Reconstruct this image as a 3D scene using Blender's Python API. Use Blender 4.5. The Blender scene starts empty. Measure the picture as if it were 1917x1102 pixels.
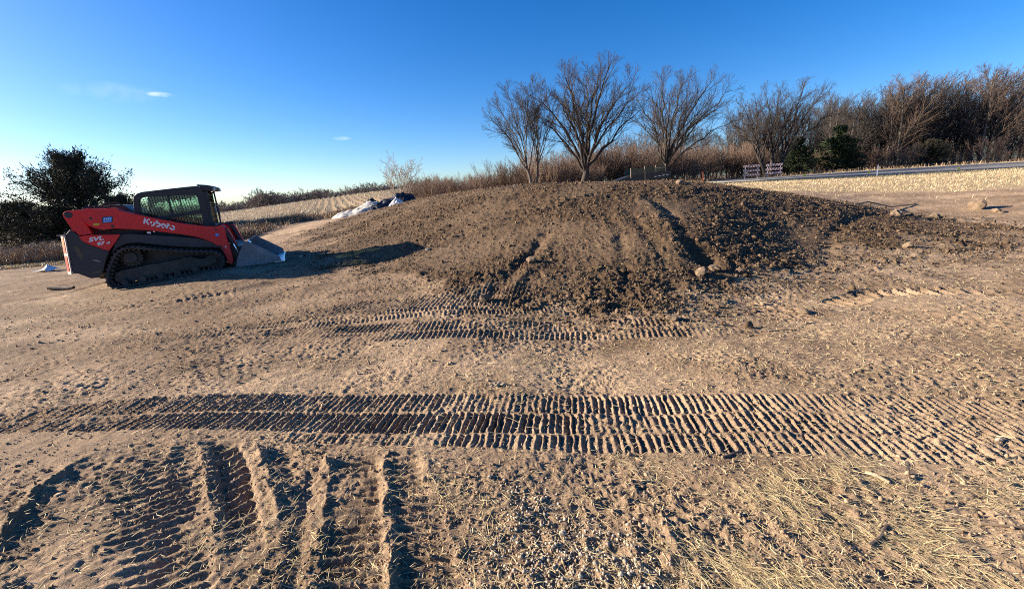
import bpy, math, random
import numpy as np
from mathutils import Vector, Matrix

R = math.radians
rng = np.random.default_rng(7)
random.seed(7)
scene = bpy.context.scene
COL = scene.collection

# ------------------------------------------------------------------ camera, sky, sun, exposure
CAM_H, PITCH, ROLL = 1.5, R(13.7), R(3.5)
cam_data = bpy.data.cameras.new("camera")
cam_data.sensor_width = 36.0
cam_data.lens = 36.0 * 800.0 / 1917.0
cam_data.clip_start, cam_data.clip_end = 0.05, 3000.0
cam = bpy.data.objects.new("camera", cam_data)
COL.objects.link(cam)
cf = Vector((0, math.cos(PITCH), -math.sin(PITCH)))
cu0 = Vector((0, math.sin(PITCH), math.cos(PITCH)))
cr0 = Vector((1, 0, 0))
cr = cr0 * math.cos(ROLL) - cu0 * math.sin(ROLL)
cu = cu0 * math.cos(ROLL) + cr0 * math.sin(ROLL)
cam.matrix_world = Matrix(((cr.x, cu.x, -cf.x, 0), (cr.y, cu.y, -cf.y, 0), (cr.z, cu.z, -cf.z, CAM_H), (0, 0, 0, 1)))
scene.camera = cam

SUN_EL = R(18.0)
SUN_DIR = Vector((-0.990 * math.cos(SUN_EL), 0.140 * math.cos(SUN_EL), math.sin(SUN_EL))).normalized()
SUN_AZ = math.atan2(SUN_DIR.x, SUN_DIR.y)

world = bpy.data.worlds.new("World")
scene.world = world
world.use_nodes = True
wt = world.node_tree
wt.nodes.clear()
wout = wt.nodes.new("ShaderNodeOutputWorld")
wbg = wt.nodes.new("ShaderNodeBackground")
wbg.inputs["Strength"].default_value = 0.061
sky = wt.nodes.new("ShaderNodeTexSky")
sky.sky_type = 'NISHITA'
sky.sun_disc = False
sky.sun_elevation = SUN_EL
sky.sun_rotation = SUN_AZ
sky.altitude = 300
sky.air_density = 0.85
sky.dust_density = 0.7
sky.ozone_density = 3.8
hsv = wt.nodes.new("ShaderNodeHueSaturation")
hsv.inputs["Saturation"].default_value = 1.3
hsv.inputs["Hue"].default_value = 0.509
hsv.inputs["Value"].default_value = 1.08
wt.links.new(sky.outputs[0], hsv.inputs["Color"])


def world_math(op, a, b=None):
    n = wt.nodes.new("ShaderNodeMath")
    n.operation = op
    for i, v in enumerate((a, b)):
        if v is None:
            continue
        if isinstance(v, (int, float)):
            n.inputs[i].default_value = v
        else:
            wt.links.new(v, n.inputs[i])
    return n.outputs[0]


wtc = wt.nodes.new("ShaderNodeTexCoord")
wnoise = wt.nodes.new("ShaderNodeTexNoise")
wnoise.inputs["Scale"].default_value = 38.0
wnoise.inputs["Detail"].default_value = 5.0
wt.links.new(wtc.outputs["Generated"], wnoise.inputs["Vector"])
cloud_mask = None
for (az, el, sa, se, k) in ((-35.9, 11.1, 1.2, 0.26, 0.7), (-39.4, 11.0, 4.0, 1.0, 0.10), (-48.3, 1.6, 3.0, 0.7, 0.7), (-19.4, 7.1, 1.2, 0.25, 0.2)):
    a, e = R(az), R(el)
    d = Vector((math.sin(a) * math.cos(e), math.cos(a) * math.cos(e), math.sin(e)))
    rt = Vector((math.cos(a), -math.sin(a), 0))
    up = rt.cross(d)
    comps = []
    for v, s in ((rt, R(sa)), (up, R(se))):
        vm = wt.nodes.new("ShaderNodeVectorMath")
        vm.operation = 'DOT_PRODUCT'
        wt.links.new(wtc.outputs["Generated"], vm.inputs[0])
        vm.inputs[1].default_value = v
        q = world_math('DIVIDE', vm.outputs["Value"], s)
        comps.append(world_math('MULTIPLY', q, q))
    m = world_math('SUBTRACT', 1.0, world_math('ADD', comps[0], comps[1]))
    m = world_math('MAXIMUM', m, 0.0)
    vm = wt.nodes.new("ShaderNodeVectorMath")
    vm.operation = 'DOT_PRODUCT'
    wt.links.new(wtc.outputs["Generated"], vm.inputs[0])
    vm.inputs[1].default_value = d
    m = world_math('MULTIPLY', m, world_math('GREATER_THAN', vm.outputs["Value"], 0.0))
    nn = world_math('MAXIMUM', world_math('MULTIPLY', world_math('SUBTRACT', wnoise.outputs["Fac"], 0.36), 3.0), 0.0)
    m = world_math('MULTIPLY', world_math('MULTIPLY', m, nn), k)
    cloud_mask = m if cloud_mask is None else world_math('ADD', cloud_mask, m)
cloud_mask = world_math('MINIMUM', cloud_mask, 0.9)
wmix = wt.nodes.new("ShaderNodeMixRGB")
wmix.inputs["Color2"].default_value = (7.5, 7.6, 7.8, 1)
wt.links.new(cloud_mask, wmix.inputs["Fac"])
wt.links.new(hsv.outputs["Color"], wmix.inputs["Color1"])
wt.links.new(wmix.outputs["Color"], wbg.inputs["Color"])
wt.links.new(wbg.outputs[0], wout.inputs["Surface"])

sun_data = bpy.data.lights.new("sun", 'SUN')
sun_data.energy = 5.0
sun_data.angle = R(0.53)
sun_data.color = (1.0, 0.865, 0.69)
sun = bpy.data.objects.new("sun", sun_data)
sun.rotation_mode = 'QUATERNION'
sun.rotation_quaternion = SUN_DIR.to_track_quat('Z', 'Y')
sun.location = (-30, -5, 30)
COL.objects.link(sun)

scene.view_settings.view_transform = 'Standard'
scene.view_settings.look = 'None'
scene.view_settings.exposure = 1.65
scene.view_settings.gamma = 1.0
scene.render.engine = 'CYCLES'
scene.cycles.use_denoising = False
scene.cycles.filter_width = 1.05
scene.cycles.max_bounces = 6
scene.cycles.transparent_max_bounces = 24

# ------------------------------------------------------------------ helpers


def tag(o, label, cat=None, group=None, kind=None):
    if label:
        o["label"] = label
    if cat:
        o["category"] = cat
    if group:
        o["group"] = group
    if kind:
        o["kind"] = kind
    return o


def mesh_np(name, verts, faces, smooth=False, mats=(), n=None):
    """verts (N,3) array, faces: (M,k) int array with constant k, or list of lists"""
    me = bpy.data.meshes.new(name)
    verts = np.asarray(verts, dtype=np.float32)
    if isinstance(faces, np.ndarray):
        k = faces.shape[1]
        me.vertices.add(len(verts))
        me.vertices.foreach_set("co", verts.ravel())
        me.loops.add(faces.size)
        me.loops.foreach_set("vertex_index", faces.astype(np.int32).ravel())
        me.polygons.add(len(faces))
        me.polygons.foreach_set("loop_start", np.arange(0, faces.size, k, dtype=np.int32))
        me.polygons.foreach_set("loop_total", np.full(len(faces), k, dtype=np.int32))
        me.update(calc_edges=True)
    else:
        me.from_pydata([tuple(map(float, v)) for v in verts], [], [list(map(int, f)) for f in faces])
        me.update()
    if smooth:
        me.polygons.foreach_set("use_smooth", np.ones(len(me.polygons), dtype=bool))
    for m in mats:
        me.materials.append(m)
    return me


def link(name, me, parent=None, loc=None):
    o = bpy.data.objects.new(name, me)
    COL.objects.link(o)
    if parent is not None:
        o.parent = parent
    if loc is not None:
        o.location = loc
    return o


def empty(name, loc, label, cat, group=None, rot=(0, 0, 0)):
    o = bpy.data.objects.new(name, None)
    o.empty_display_size = 0.3
    COL.objects.link(o)
    o.location = loc
    o.rotation_euler = rot
    return tag(o, label, cat, group)


class MB:
    def __init__(self):
        self.v, self.f = [], []

    def add(self, v, f):
        b = len(self.v)
        self.v += [tuple(map(float, p)) for p in v]
        self.f += [[i + b for i in q] for q in f]
        return self

    def box(self, x0, x1, y0, y1, z0, z1, M=None):
        v = [Vector((x, y, z)) for x in (x0, x1) for y in (y0, y1) for z in (z0, z1)]
        if M is not None:
            v = [M @ p for p in v]
        return self.add(v, [(0, 1, 3, 2), (4, 6, 7, 5), (0, 4, 5, 1), (2, 3, 7, 6), (0, 2, 6, 4), (1, 5, 7, 3)])

    def prism(self, poly, y0, y1):
        """polygon in x,z extruded along y"""
        n = len(poly)
        v = [(p[0], y0, p[1]) for p in poly] + [(p[0], y1, p[1]) for p in poly]
        f = [list(range(n)), list(range(2 * n - 1, n - 1, -1))]
        f += [(i, n + i, n + (i + 1) % n, (i + 1) % n) for i in range(n)]
        return self.add(v, f)

    def ring(self, outer, inner, y0, y1, closed=True):
        n = len(outer)
        v = []
        for y in (y0, y1):
            v += [(p[0], y, p[1]) for p in outer] + [(p[0], y, p[1]) for p in inner]
        f = []
        m = n if closed else n - 1
        for i in range(m):
            j = (i + 1) % n
            f.append((i, j, n + j, n + i))
            f.append((2 * n + i, 3 * n + i, 3 * n + j, 2 * n + j))
            f.append((i, 2 * n + i, 2 * n + j, j))
            f.append((n + i, n + j, 3 * n + j, 3 * n + i))
        if not closed:
            for i in (0, n - 1):
                f.append((i, n + i, 3 * n + i, 2 * n + i))
        return self.add(v, f)

    def cyl(self, c, r, y0, y1, seg=20, r2=None):
        """cylinder along y centred at (x,z)"""
        r2 = r if r2 is None else r2
        pts0 = [(c[0] + r * math.cos(2 * math.pi * i / seg), y0, c[1] + r * math.sin(2 * math.pi * i / seg)) for i in range(seg)]
        pts1 = [(c[0] + r2 * math.cos(2 * math.pi * i / seg), y1, c[1] + r2 * math.sin(2 * math.pi * i / seg)) for i in range(seg)]
        f = [list(range(seg)), list(range(2 * seg - 1, seg - 1, -1))] + [(i, seg + i, seg + (i + 1) % seg, (i + 1) % seg) for i in range(seg)]
        return self.add(pts0 + pts1, f)

    def tube(self, pts, r, seg=6):
        pts = [Vector(p) for p in pts]
        rr = r if isinstance(r, (list, tuple)) else [r] * len(pts)
        v, f = [], []
        for i, p in enumerate(pts):
            t = (pts[min(i + 1, len(pts) - 1)] - pts[max(i - 1, 0)]).normalized()
            a = t.cross(Vector((0, 0, 1)) if abs(t.z) < 0.9 else Vector((1, 0, 0))).normalized()
            b = t.cross(a)
            for k in range(seg):
                g = 2 * math.pi * k / seg
                v.append(p + (a * math.cos(g) + b * math.sin(g)) * rr[i])
        for i in range(len(pts) - 1):
            for k in range(seg):
                f.append((i * seg + k, i * seg + (k + 1) % seg, (i + 1) * seg + (k + 1) % seg, (i + 1) * seg + k))
        f.append(list(range(seg - 1, -1, -1)))
        f.append([(len(pts) - 1) * seg + k for k in range(seg)])
        return self.add(v, f)

    def strip(self, pts, w, y0, y1):
        """flat stroke of width w along a polyline in x,z, thickness y0..y1"""
        P = [Vector((p[0], p[1])) for p in pts]
        L, Rr = [], []
        for i, p in enumerate(P):
            t = (P[min(i + 1, len(P) - 1)] - P[max(i - 1, 0)]).normalized()
            nrm = Vector((-t.y, t.x))
            L.append(p + nrm * w / 2)
            Rr.append(p - nrm * w / 2)
        return self.prism([(q.x, q.y) for q in L + Rr[::-1]], y0, y1) if False else self.ring([(q.x, q.y) for q in L], [(q.x, q.y) for q in Rr], y0, y1, closed=False)

    def build(self, name, mat, parent=None, bevel=0.0, smooth=False, label=None):
        me = mesh_np(name, self.v, self.f, smooth, [mat] if mat else [])
        o = link(name, me, parent)
        if bevel:
            b = o.modifiers.new("bevel", 'BEVEL')
            b.width = bevel
            b.segments = 2
            b.limit_method = 'ANGLE'
        if label:
            o["label"] = label
        return o


# ---- vectorised gradient noise
_perm = np.random.default_rng(3).permutation(4096)
_ga = np.random.default_rng(4).uniform(0, 2 * np.pi, 4096)
_gx, _gy = np.cos(_ga), np.sin(_ga)


def noise(x, y, seed=0):
    x = np.asarray(x, float) + seed * 37.31
    y = np.asarray(y, float) + seed * 17.77
    xi, yi = np.floor(x).astype(np.int64), np.floor(y).astype(np.int64)
    fx, fy = x - xi, y - yi
    u, v = fx * fx * fx * (fx * (fx * 6 - 15) + 10), fy * fy * fy * (fy * (fy * 6 - 15) + 10)

    def g(ix, iy, dx, dy):
        h = _perm[(_perm[ix & 4095] + iy) & 4095]
        return _gx[h] * dx + _gy[h] * dy
    a, b = g(xi, yi, fx, fy), g(xi + 1, yi, fx - 1, fy)
    c, d = g(xi, yi + 1, fx, fy - 1), g(xi + 1, yi + 1, fx - 1, fy - 1)
    return ((a + u * (b - a)) + v * ((c + u * (d - c)) - (a + u * (b - a)))) * 1.5


def fbm(x, y, octv=4, seed=0, gain=0.5):
    s, a, t = 0, 1.0, 0
    for i in range(octv):
        s = s + a * noise(x * 2 ** i, y * 2 ** i, seed + i * 3)
        t += a
        a *= gain
    return s / t


def ss(v, a, b):
    t = np.clip((v - a) / (b - a), 0, 1)
    return t * t * (3 - 2 * t)


def poly_dist(x, y, poly):
    """signed distance, positive inside"""
    P = np.array(poly, float)
    Q = np.roll(P, -1, 0)
    d2 = np.full(np.shape(x), 1e18)
    ins = np.zeros(np.shape(x), bool)
    for (ax, ay), (bx, by) in zip(P, Q):
        ex, ey = bx - ax, by - ay
        t = np.clip(((x - ax) * ex + (y - ay) * ey) / (ex * ex + ey * ey + 1e-12), 0, 1)
        d2 = np.minimum(d2, (x - ax - t * ex) ** 2 + (y - ay - t * ey) ** 2)
        c = (ay > y) != (by > y)
        ins ^= c & (x < (bx - ax) * (y - ay) / (by - ay + 1e-15) + ax)
    return np.where(ins, 1, -1) * np.sqrt(d2)


def line_dist(x, y, pts):
    """distance to polyline, and arc parameter along it"""
    best = np.full(np.shape(x), 1e9)
    arc = np.zeros(np.shape(x))
    side = np.zeros(np.shape(x))
    s0 = 0
    for (ax, ay), (bx, by) in zip(pts[:-1], pts[1:]):
        ex, ey = bx - ax, by - ay
        L = math.hypot(ex, ey)
        t = np.clip(((x - ax) * ex + (y - ay) * ey) / (L * L), 0, 1)
        d = np.hypot(x - ax - t * ex, y - ay - t * ey)
        m = d < best
        best = np.where(m, d, best)
        arc = np.where(m, s0 + t * L, arc)
        side = np.where(m, np.sign(ex * (y - ay) - ey * (x - ax)), side)
        s0 += L
    return best * side, arc, s0


# ------------------------------------------------------------------ terrain: survey points (x, y, height)
SURVEY = np.array(
    [(-0, -1, 0), (-0, -3, 0), (-0.5, -0.87, 0), (-1.5, -2.6, 0), (-0.87, -0.5, 0), (-2.6, -1.5, 0), (-1, 0, 0), (-3, 0, 0), (-0.87, 0.5, 0), (-2.6, 1.5, 0), (-0.5, 0.87, 0),
    (-1.5, 2.6, 0), (0, 1, 0), (0, 3, 0), (0.5, 0.87, 0), (1.5, 2.6, 0), (0.87, 0.5, 0), (2.6, 1.5, 0), (1, 0, 0), (3, 0, 0), (0.87, -0.5, 0), (2.6, -1.5, 0), (0.5, -0.87,
    0), (1.5, -2.6, 0), (-0, -8, 0), (-0, -25, 0), (-0, -90, -0.3), (-0, -400, 0), (-4, -6.93, 0), (-12.5, -21.65, 0), (-45, -77.94, -0.3), (-200, -346.41, 0), (-6.93, -4,
    0), (-21.65, -12.5, 0), (-77.94, -45, -0.3), (-346.41, -200, 0), (-8, 0, 0), (-25, 0, 0), (-90, 0, -0.3), (-400, 0, 0), (8, 0, 0), (25, 0, 0), (90, 0, 0.6), (400, 0, 0),
    (6.93, -4, 0), (21.65, -12.5, 0), (77.94, -45, 0.6), (346.41, -200, 0), (4, -6.93, 0), (12.5, -21.65, 0), (45, -77.94, 0.6), (200, -346.41, 0), (-8.26, 8.8, 0), (-6.4,
    9.66, 0.2), (-5.42, 10.13, 0.2), (-10, 11, 0.02), (-13, 10, 0), (-17.2, 14.5, -0.05), (-12, 20, 0), (-7.3, 11.3, 0.12), (-4, 4, 0), (-2, 4.5, 0), (2.5, 3.6, 0), (4.5,
    3.5, 0), (-6.5, 6, 0), (0, 4.6, 0), (6, 6.2, 0), (8.6, 7, 0), (-15.99, 26, 0.16), (-11.57, 27, 0.39), (-10.61, 28, 0.44), (-8.52, 28, 0.62), (-6.44, 28, 0.83), (-32.9,
    60, -0.02), (-22.49, 60, 0.8), (-18.01, 60, 1.46), (-97.45, 150, -0.47), (-61.2, 130, 1.19), (-32.84, 110, 2.72), (-24.95, 100, 3.02), (-30, 40, -0.2), (-90, 100, -1.5),
    (-80, 250, -4), (-180, 150, -3), (-20, 300, -2), (80, 300, 2), (-4.23, 22, 1.16), (-2.11, 18, 1.53), (0.25, 15, 1.65), (2.52, 13.5, 1.59), (4.01, 13, 1.52), (5.44, 13,
    1.41), (6.98, 12.6, 1.15), (8.55, 12.6, 0.83), (10.15, 12.6, 0.49), (11.98, 12.5, 0.17), (0.76, 4.88, -0.01), (1.76, 4.66, -0), (-0.44, 5.9, 0.14), (-2.53, 7.8, 0.12),
    (3.17, 5.55, -0.01), (1.36, 7.4, 0.48), (2.68, 7.2, 0.52), (3.79, 7.6, 0.5), (-0.59, 9, 0.51), (-2.64, 10.5, 0.47), (-5.22, 14, 0.4), (5.65, 8.2, 0.22), (7.04, 8, 0.16),
    (1.86, 10, 1.05), (3.63, 9.8, 1.01), (0, 20, 0.95), (4, 18.5, 0.9), (8, 18, 0.8), (-4, 25, 0.7), (5, 30, 1), (12, 30, 1.05), (14.48, 17, 0.57), (16.17, 13.5, 0.48),
    (12.71, 22, 0.99), (11.54, 9.5, 0.07), (11.03, 11.8, 0.15), (22.85, 27, 0.99), (28.47, 24, 0.9), (18.65, 31, 1.07), (42.57, 36, 1.2), (32.1, 38, 1.23), (25.24, 42, 1.16),
    (55, 45, 1.3), (35, 62, 1.4), (10, 60, 1.5), (-5, 60, 1.5), (120, 120, 2), (40, 130, 2), (10, 120, 2.2), (-9, 10.5, 0), (-7.2, 11.4, 0.17), (-6.2, 12, 0.23)]
)


def _feat(x, y):
    r = np.sqrt(x * x + y * y) + 0.6
    return np.arctan2(x, y) * 1.15, np.log(r)


def _fit():
    a, b = _feat(SURVEY[:, 0], SURVEY[:, 1])
    n = len(SURVEY)
    d2 = (a[:, None] - a) ** 2 + (b[:, None] - b) ** 2
    K = 0.5 * d2 * np.log(d2 + 1e-9)
    Pm = np.stack([np.ones(n), a, b], 1)
    A = np.block([[K + np.eye(n) * 2e-3, Pm], [Pm.T, np.zeros((3, 3))]])
    return np.linalg.solve(A, np.r_[SURVEY[:, 2], 0, 0, 0]), a, b


_W, _SA, _SB = _fit()


def base(x, y):
    x = np.asarray(x, float)
    y = np.asarray(y, float)
    a, b = _feat(x, y)
    z = _W[-3] + _W[-2] * a + _W[-1] * b
    for i in range(len(SURVEY)):
        d2 = (a - _SA[i]) ** 2 + (b - _SB[i]) ** 2
        z = z + _W[i] * 0.5 * d2 * np.log(d2 + 1e-9)
    return z


MOUND = [(-5.2, 12.4), (-5.3, 10.9), (-3.9, 8.7), (-2.5, 7.6), (-1.3, 6.6), (-0.6, 5.85), (0.0, 5.3), (0.7, 4.9), (1.3, 4.65), (1.85, 4.7), (2.6, 5.25),
         (3.3, 5.9), (4.15, 6.05), (6.3, 6.75), (8.7, 7.2), (10.6, 8.2), (11.4, 9.6), (11.6, 11.2), (11.3, 12.6), (10.2, 13.4), (9.4, 14.2), (7.5, 16), (4, 18), (0, 20), (-4.5, 22.5), (-7.2, 22.8), (-8.3, 20), (-8.2, 16.5), (-7.2, 14.3)]
VERGE = [(9.5, 19.5), (14.3, 17.2), (16.2, 15.0), (20, 14.2), (30, 13.0), (60, 13), (80, 25), (80, 120), (24, 130), (10, 60), (7, 30), (8.5, 23)]
FIELD = [(-170, 60), (-60, 44), (-36, 38), (-24, 32.5), (-17, 29.5), (-12.5, 29.5), (-9.5, 31.2), (-6, 33), (-5, 44), (-8, 70), (-14, 130), (-40, 175), (-90, 220), (-170, 220)]
ROADN = [(16.5, 33.5), (18.65, 31.0), (20.5, 29.5), (22.8, 28.0), (25.8, 27.2), (29.5, 26.6), (33.5, 26.0), (42, 24.0), (62, 17.5)]
ROADF = [(19.0, 42.5), (22, 42.8), (25.2, 42.2), (32.1, 39.2), (38, 37.4), (43.0, 36.0), (56, 31), (85, 20)]
ROAD = ROADN + ROADF[::-1]


def interp_line(x, pts):
    p = np.array(pts)
    return np.interp(x, p[:, 0], p[:, 1])


def lug(s, sharp=0.17):
    """0 in the groove, 1 on the ridge"""
    p = s - np.floor(s)
    return np.exp(-((p - 0.5) / sharp) ** 2)


def detail(x, y):
    r = np.hypot(x, y)
    far = ss(r, 14, 40)
    pd = poly_dist(x, y, MOUND)
    jag = 0.5 * noise(x * 1.3, y * 1.3, 5) + 0.25 * noise(x * 4, y * 4, 6)
    mound = ss(pd + jag * (0.9 + 1.3 * ss(x, 4, 7) + 0.8 * ss(-x, 1, 3)), -0.2, 0.45 + 0.9 * ss(x, 4, 7) + 0.5 * ss(-x, 1, 3))
    verge = ss(poly_dist(x, y, VERGE) + jag * 0.6, -0.3, 0.6)
    roadm = ss(poly_dist(x, y, ROAD), -2.5, -0.3)
    n1 = noise(x * 0.7, y * 0.7, 1)
    h = 0.022 * n1 + 0.011 * noise(x * 2.1, y * 2.1, 2) + 0.008 * fbm(x * 6.5, y * 6.5, 2, 3)
    crumb = fbm(x * 19, y * 19, 3, 9, 0.65)
    smooth_patch = np.clip(ss(poly_dist(x, y, [(-4.6, 2.9), (-3.4, 2.82), (-2.75, 2.68), (-3.0, 2.45), (-3.6, 2.3), (-4.6, 2.4)]), -0.08, 0.08) + ss(noise(x * 0.55, y * 0.9, 13), 0.35, 0.6), 0, 1)
    crumbm = 0.45 + 0.9 * ss(noise(x * 1.5, y * 1.5, 12), -0.35, 0.5)
    h = h * (1 - 0.6 * far) + (0.0150 + 0.006 * ss(r, 3, 6)) * crumb * crumbm * (1 - far) * (1 - 0.8 * smooth_patch)
    # rough, cloddy soil
    bil = 0.7 * np.abs(noise(x * 2.3, y * 2.3, 20)) + 0.65 * np.abs(noise(x * 5.7, y * 5.7, 21)) + 0.6 * np.abs(noise(x * 11.3, y * 11.3, 22))
    rough = ss(noise(x * 0.5, y * 0.5, 25) + 0.25 * ss(x, 2.0, 5.0) - 0.25 * ss(r, 12, 16) * (x < 2), -0.5, 0.35)
    h = h + mound * (1 - far) * (0.25 + 0.75 * rough) * (0.060 * (bil - 0.45) + 0.012 * np.abs(noise(x * 21, y * 21, 23)))
    # clod fringe at the toe of the mound
    toe = np.exp(-((pd - 0.25) / 0.45) ** 2) * ss(x, -1.5, 0.5)
    h = h + toe * 0.03 * (np.abs(noise(x * 3.1, y * 3.1, 30)) + 0.8 * np.abs(noise(x * 8, y * 8, 31)) - 0.3)

    def track_xy(pts, width, pitch, depth, parts=(0.0, 0.5, 1.0), x_fade=0.5, phase=0.0, sharp=0.17, patch=0.6, skew=0.0):
        d, s, L = line_dist(x, y, pts)
        v = d / width + 0.5
        out = np.zeros_like(x)
        live = np.abs(v - 0.5) < 0.62
        fade = ss(s, 0.02, x_fade) * ss(L - s, 0.02, x_fade)
        mod = np.clip(1.0 - patch + patch * 2.2 * (0.45 + noise(x * 1.4, y * 2.2, 40 + int(phase * 10))), 0, 1.25)
        wob = 0.10 * noise(x * 5, y * 5, 44)
        for i in range(len(parts) - 1):
            a, b = parts[i], parts[i + 1]
            w = (v - a) / (b - a)
            ins = ss(w, 0.0, 0.09) * ss(1 - w, 0.0, 0.09)
            q = (s + skew * d) / pitch + phase + i * 0.5 + wob
            out = out - ins * (1 - lug(q, sharp)) * depth * mod + ins * lug(q, sharp) * depth * 0.25
        edge = np.exp(-((np.abs(v - 0.5) - 0.54) / 0.05) ** 2) * depth * 0.5
        return np.where(live, (out + edge * (0.6 + noise(x * 6, y * 6, 46))) * fade, 0)

    # the long near track, two passes side by side
    top = [(-6.5, 3.0), (-4.17, 3.17), (-3.43, 3.30), (-2.54, 3.30), (-1.15, 3.14), (0.12, 2.98), (1.27, 2.81), (2.27, 2.63), (3.23, 2.45), (5, 2.15)]
    mid = [(-6.5, 2.85), (-4.1, 3.0), (-3.43, 3.04), (-2.33, 2.99), (-1.06, 2.84), (0.1, 2.69), (1.16, 2.55), (2.11, 2.41), (3.0, 2.22), (5, 1.85)]
    low = [(-6.5, 2.65), (-3.85, 2.86), (-2.13, 2.72), (-0.96, 2.53), (0.09, 2.42), (1.07, 2.33), (1.94, 2.19), (2.66, 1.99), (5, 1.45)]
    bot = [(-6.5, 2.6), (-3.83, 2.84), (-2.13, 2.64), (-1.3, 2.46), (0.08, 2.24), (0.97, 2.12), (1.53, 2.04), (2.23, 1.88), (5, 1.25)]
    near = (r < 8)
    ca, sa = math.cos(-0.13), math.sin(-0.13)
    s0 = x * ca + y * sa + 0.012 * noise(x * 2, y * 0.6, 50)
    yl = [interp_line(x, k) for k in (top, mid, low, bot)]
    band = np.zeros_like(x)
    for i, (ph, dp, pit) in enumerate(((0.0, 0.021, 0.046), (0.35, 0.029, 0.0485), (0.1, 0.022, 0.0485))):
        w = (y - yl[i + 1]) / (yl[i] - yl[i + 1])
        w = w + 0.05 * noise(x * 11, y * 3, 66 + i)
        ins = ss(w, 0.02, 0.08) * ss(1 - w, 0.02, 0.08)
        q = s0 / pit + ph + 0.16 * noise(x * 7, y * 7, 61) + 0.10 * noise(x * 19, y * 19, 62)
        kk = np.floor(q)
        odd = np.where(kk % 2 == 0, 1.0, 0.45)
        rnd = 0.65 + 0.7 * (0.5 + noise(kk * 0.73 + 0.31, kk * 0 + i * 3.3 + 0.4, 65))
        pat = np.clip(0.40 + 1.3 * (0.5 + noise(x * 0.9, y * 1.6, 60 + i)) + 0.6 * noise(x * 5, y * 5, 67), 0.06 + 0.25 * ss(-x, 1.5, 3), 1.25)
        dep = dp * pat * odd * rnd * (1 - 0.68 * ss(x, 1.0, 2.8)) * (1 - 0.2 * ss(-x, 2.0, 4.0)) * np.where(x < -2, 1.15, 1.0)
        if i == 2:
            dep = dep * ss(x + 0.35 * noise(x * 2, y * 2, 63), -1.6, -0.8)
        g = lug(q, 0.21 + 0.06 * noise(x * 2.5, y * 2.5, 64))
        band += ins * (-(1 - g) * dep + g * 0.004)
    h = h + np.where(near, band, 0)
    inband = ss(y - yl[3], -0.02, 0.03) * ss(yl[0] - y, -0.02, 0.03)
    # fainter tracks farther out
    t = track_xy([(-3.9, 4.95), (-2.6, 4.80), (-1.0, 4.60), (0.22, 4.52), (1.0, 4.40), (2.4, 4.18)], 0.58, 0.056, 0.014, (0, 0.5, 1), 1.2, 0.2, 0.2, 0.8)
    t = t + track_xy([(-7.2, 6.6), (-5.6, 7.0), (-4.6, 7.5)], 0.5, 0.11, 0.02, (0, 0.5, 1), 0.6, 0.3)
    t = t + track_xy([(-5.2, 4.95), (-3.0, 5.22), (-1.0, 5.3), (1.0, 5.2)], 0.42, 0.055, 0.012, (0, 0.5, 1), 0.9, 0.6, 0.2, 0.9, 0.15)
    # faint overlapping passes
    wp = 0.25 * noise(x * 2, y * 2, 47)
    hm = ss(noise(x * 0.7, y * 1.5, 48), -0.25, 0.2) * ss(poly_dist(x, y, [(-6.0, 4.3), (0.4, 4.9), (0.6, 6.0), (-1.0, 7.2), (-3.8, 7.0), (-5.5, 5.6)]), -0.1, 0.4)
    t = t - hm * 0.017 * (1 - lug((x * 0.985 - y * 0.17) / 0.058 + wp, 0.24))
    hm = ss(noise(x * 1.1, y * 1.6, 49) + 0.15, -0.2, 0.2) * ss(poly_dist(x, y, [(-4.5, 3.6), (-3.3, 3.55), (-2.75, 3.95), (-2.9, 4.55), (-3.8, 4.75), (-4.4, 4.3)]), -0.05, 0.2)
    t = t - hm * 0.016 * (1 - lug((-x * 0.45 + y * 0.89) / 0.052 + wp * 0.6, 0.24))
    hm = ss(noise(x * 0.6, y * 1.1, 53), 0.0, 0.3) * ss(poly_dist(x, y, [(0.8, 3.3), (5.5, 2.9), (6.5, 4.2), (2.5, 4.2)]), -0.1, 0.5)
    t = t - hm * 0.007 * (1 - lug((x * 0.97 + y * 0.24) / 0.055 + wp, 0.24))
    hm = ss(noise(x * 0.7, y * 1.1, 54), -0.1, 0.3) * ss(poly_dist(x, y, [(-5.6, 2.95), (-3.6, 3.3), (-2.6, 3.4), (-3.2, 3.75), (-5.6, 3.7)]), -0.05, 0.2)
    t = t - hm * 0.012 * (1 - lug((x * 0.93 - y * 0.37) / 0.055 + wp, 0.24))
    t = t + track_xy([(3.6, 4.75), (4.6, 5.25), (5.6, 5.1), (6.6, 4.5)], 0.32, 0.16, 0.035, (0, 1), 0.5, 0.3)
    h = h + np.where(r < 10, t, 0)
    # tracks that run towards the lower left corner
    L0 = [(-2.34, 2.83), (-2.19, 2.64), (-1.91, 2.29), (-1.53, 1.79), (-1.25, 1.42)]
    L1 = [(-1.98, 2.76), (-1.87, 2.61), (-1.58, 2.26), (-1.24, 1.77), (-0.98, 1.4)]
    n_ = ss(r, 3.9, 3.4)
    d0, sA, _ = line_dist(x, y, L0)
    d1, sB, _ = line_dist(x, y, L1)
    below = ss(yl[3] - y, 0.03, 0.12)
    w = d0 / 0.75          # left of L0
    side0 = np.where(d0 < 0, -1, 1)
    left = ss(-d0, 0.0, 0.05) * ss(1.25 + d0, 0, 0.25)
    g = lug((x * -0.50 + y * 0.87 + 0.02 * noise(x * 3, y * 3, 70) + 0.008 * noise(x * 14, y * 14, 78)) / 0.068, 0.22)
    m = np.clip(0.2 + 1.3 * (0.45 + noise(x * 2.3, y * 2.3, 71)), 0.05, 1.15)
    hh = -left * (1 - g) * (0.008 + 0.020 * ss(d0, -0.5, -0.12)) * m
    between = ss(d0, 0.03, 0.07) * ss(-d1, 0.02, 0.06)
    fadeB = ss(sA, 0.15, 0.35) * ss(1.75 - sA, 0, 0.5)
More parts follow.
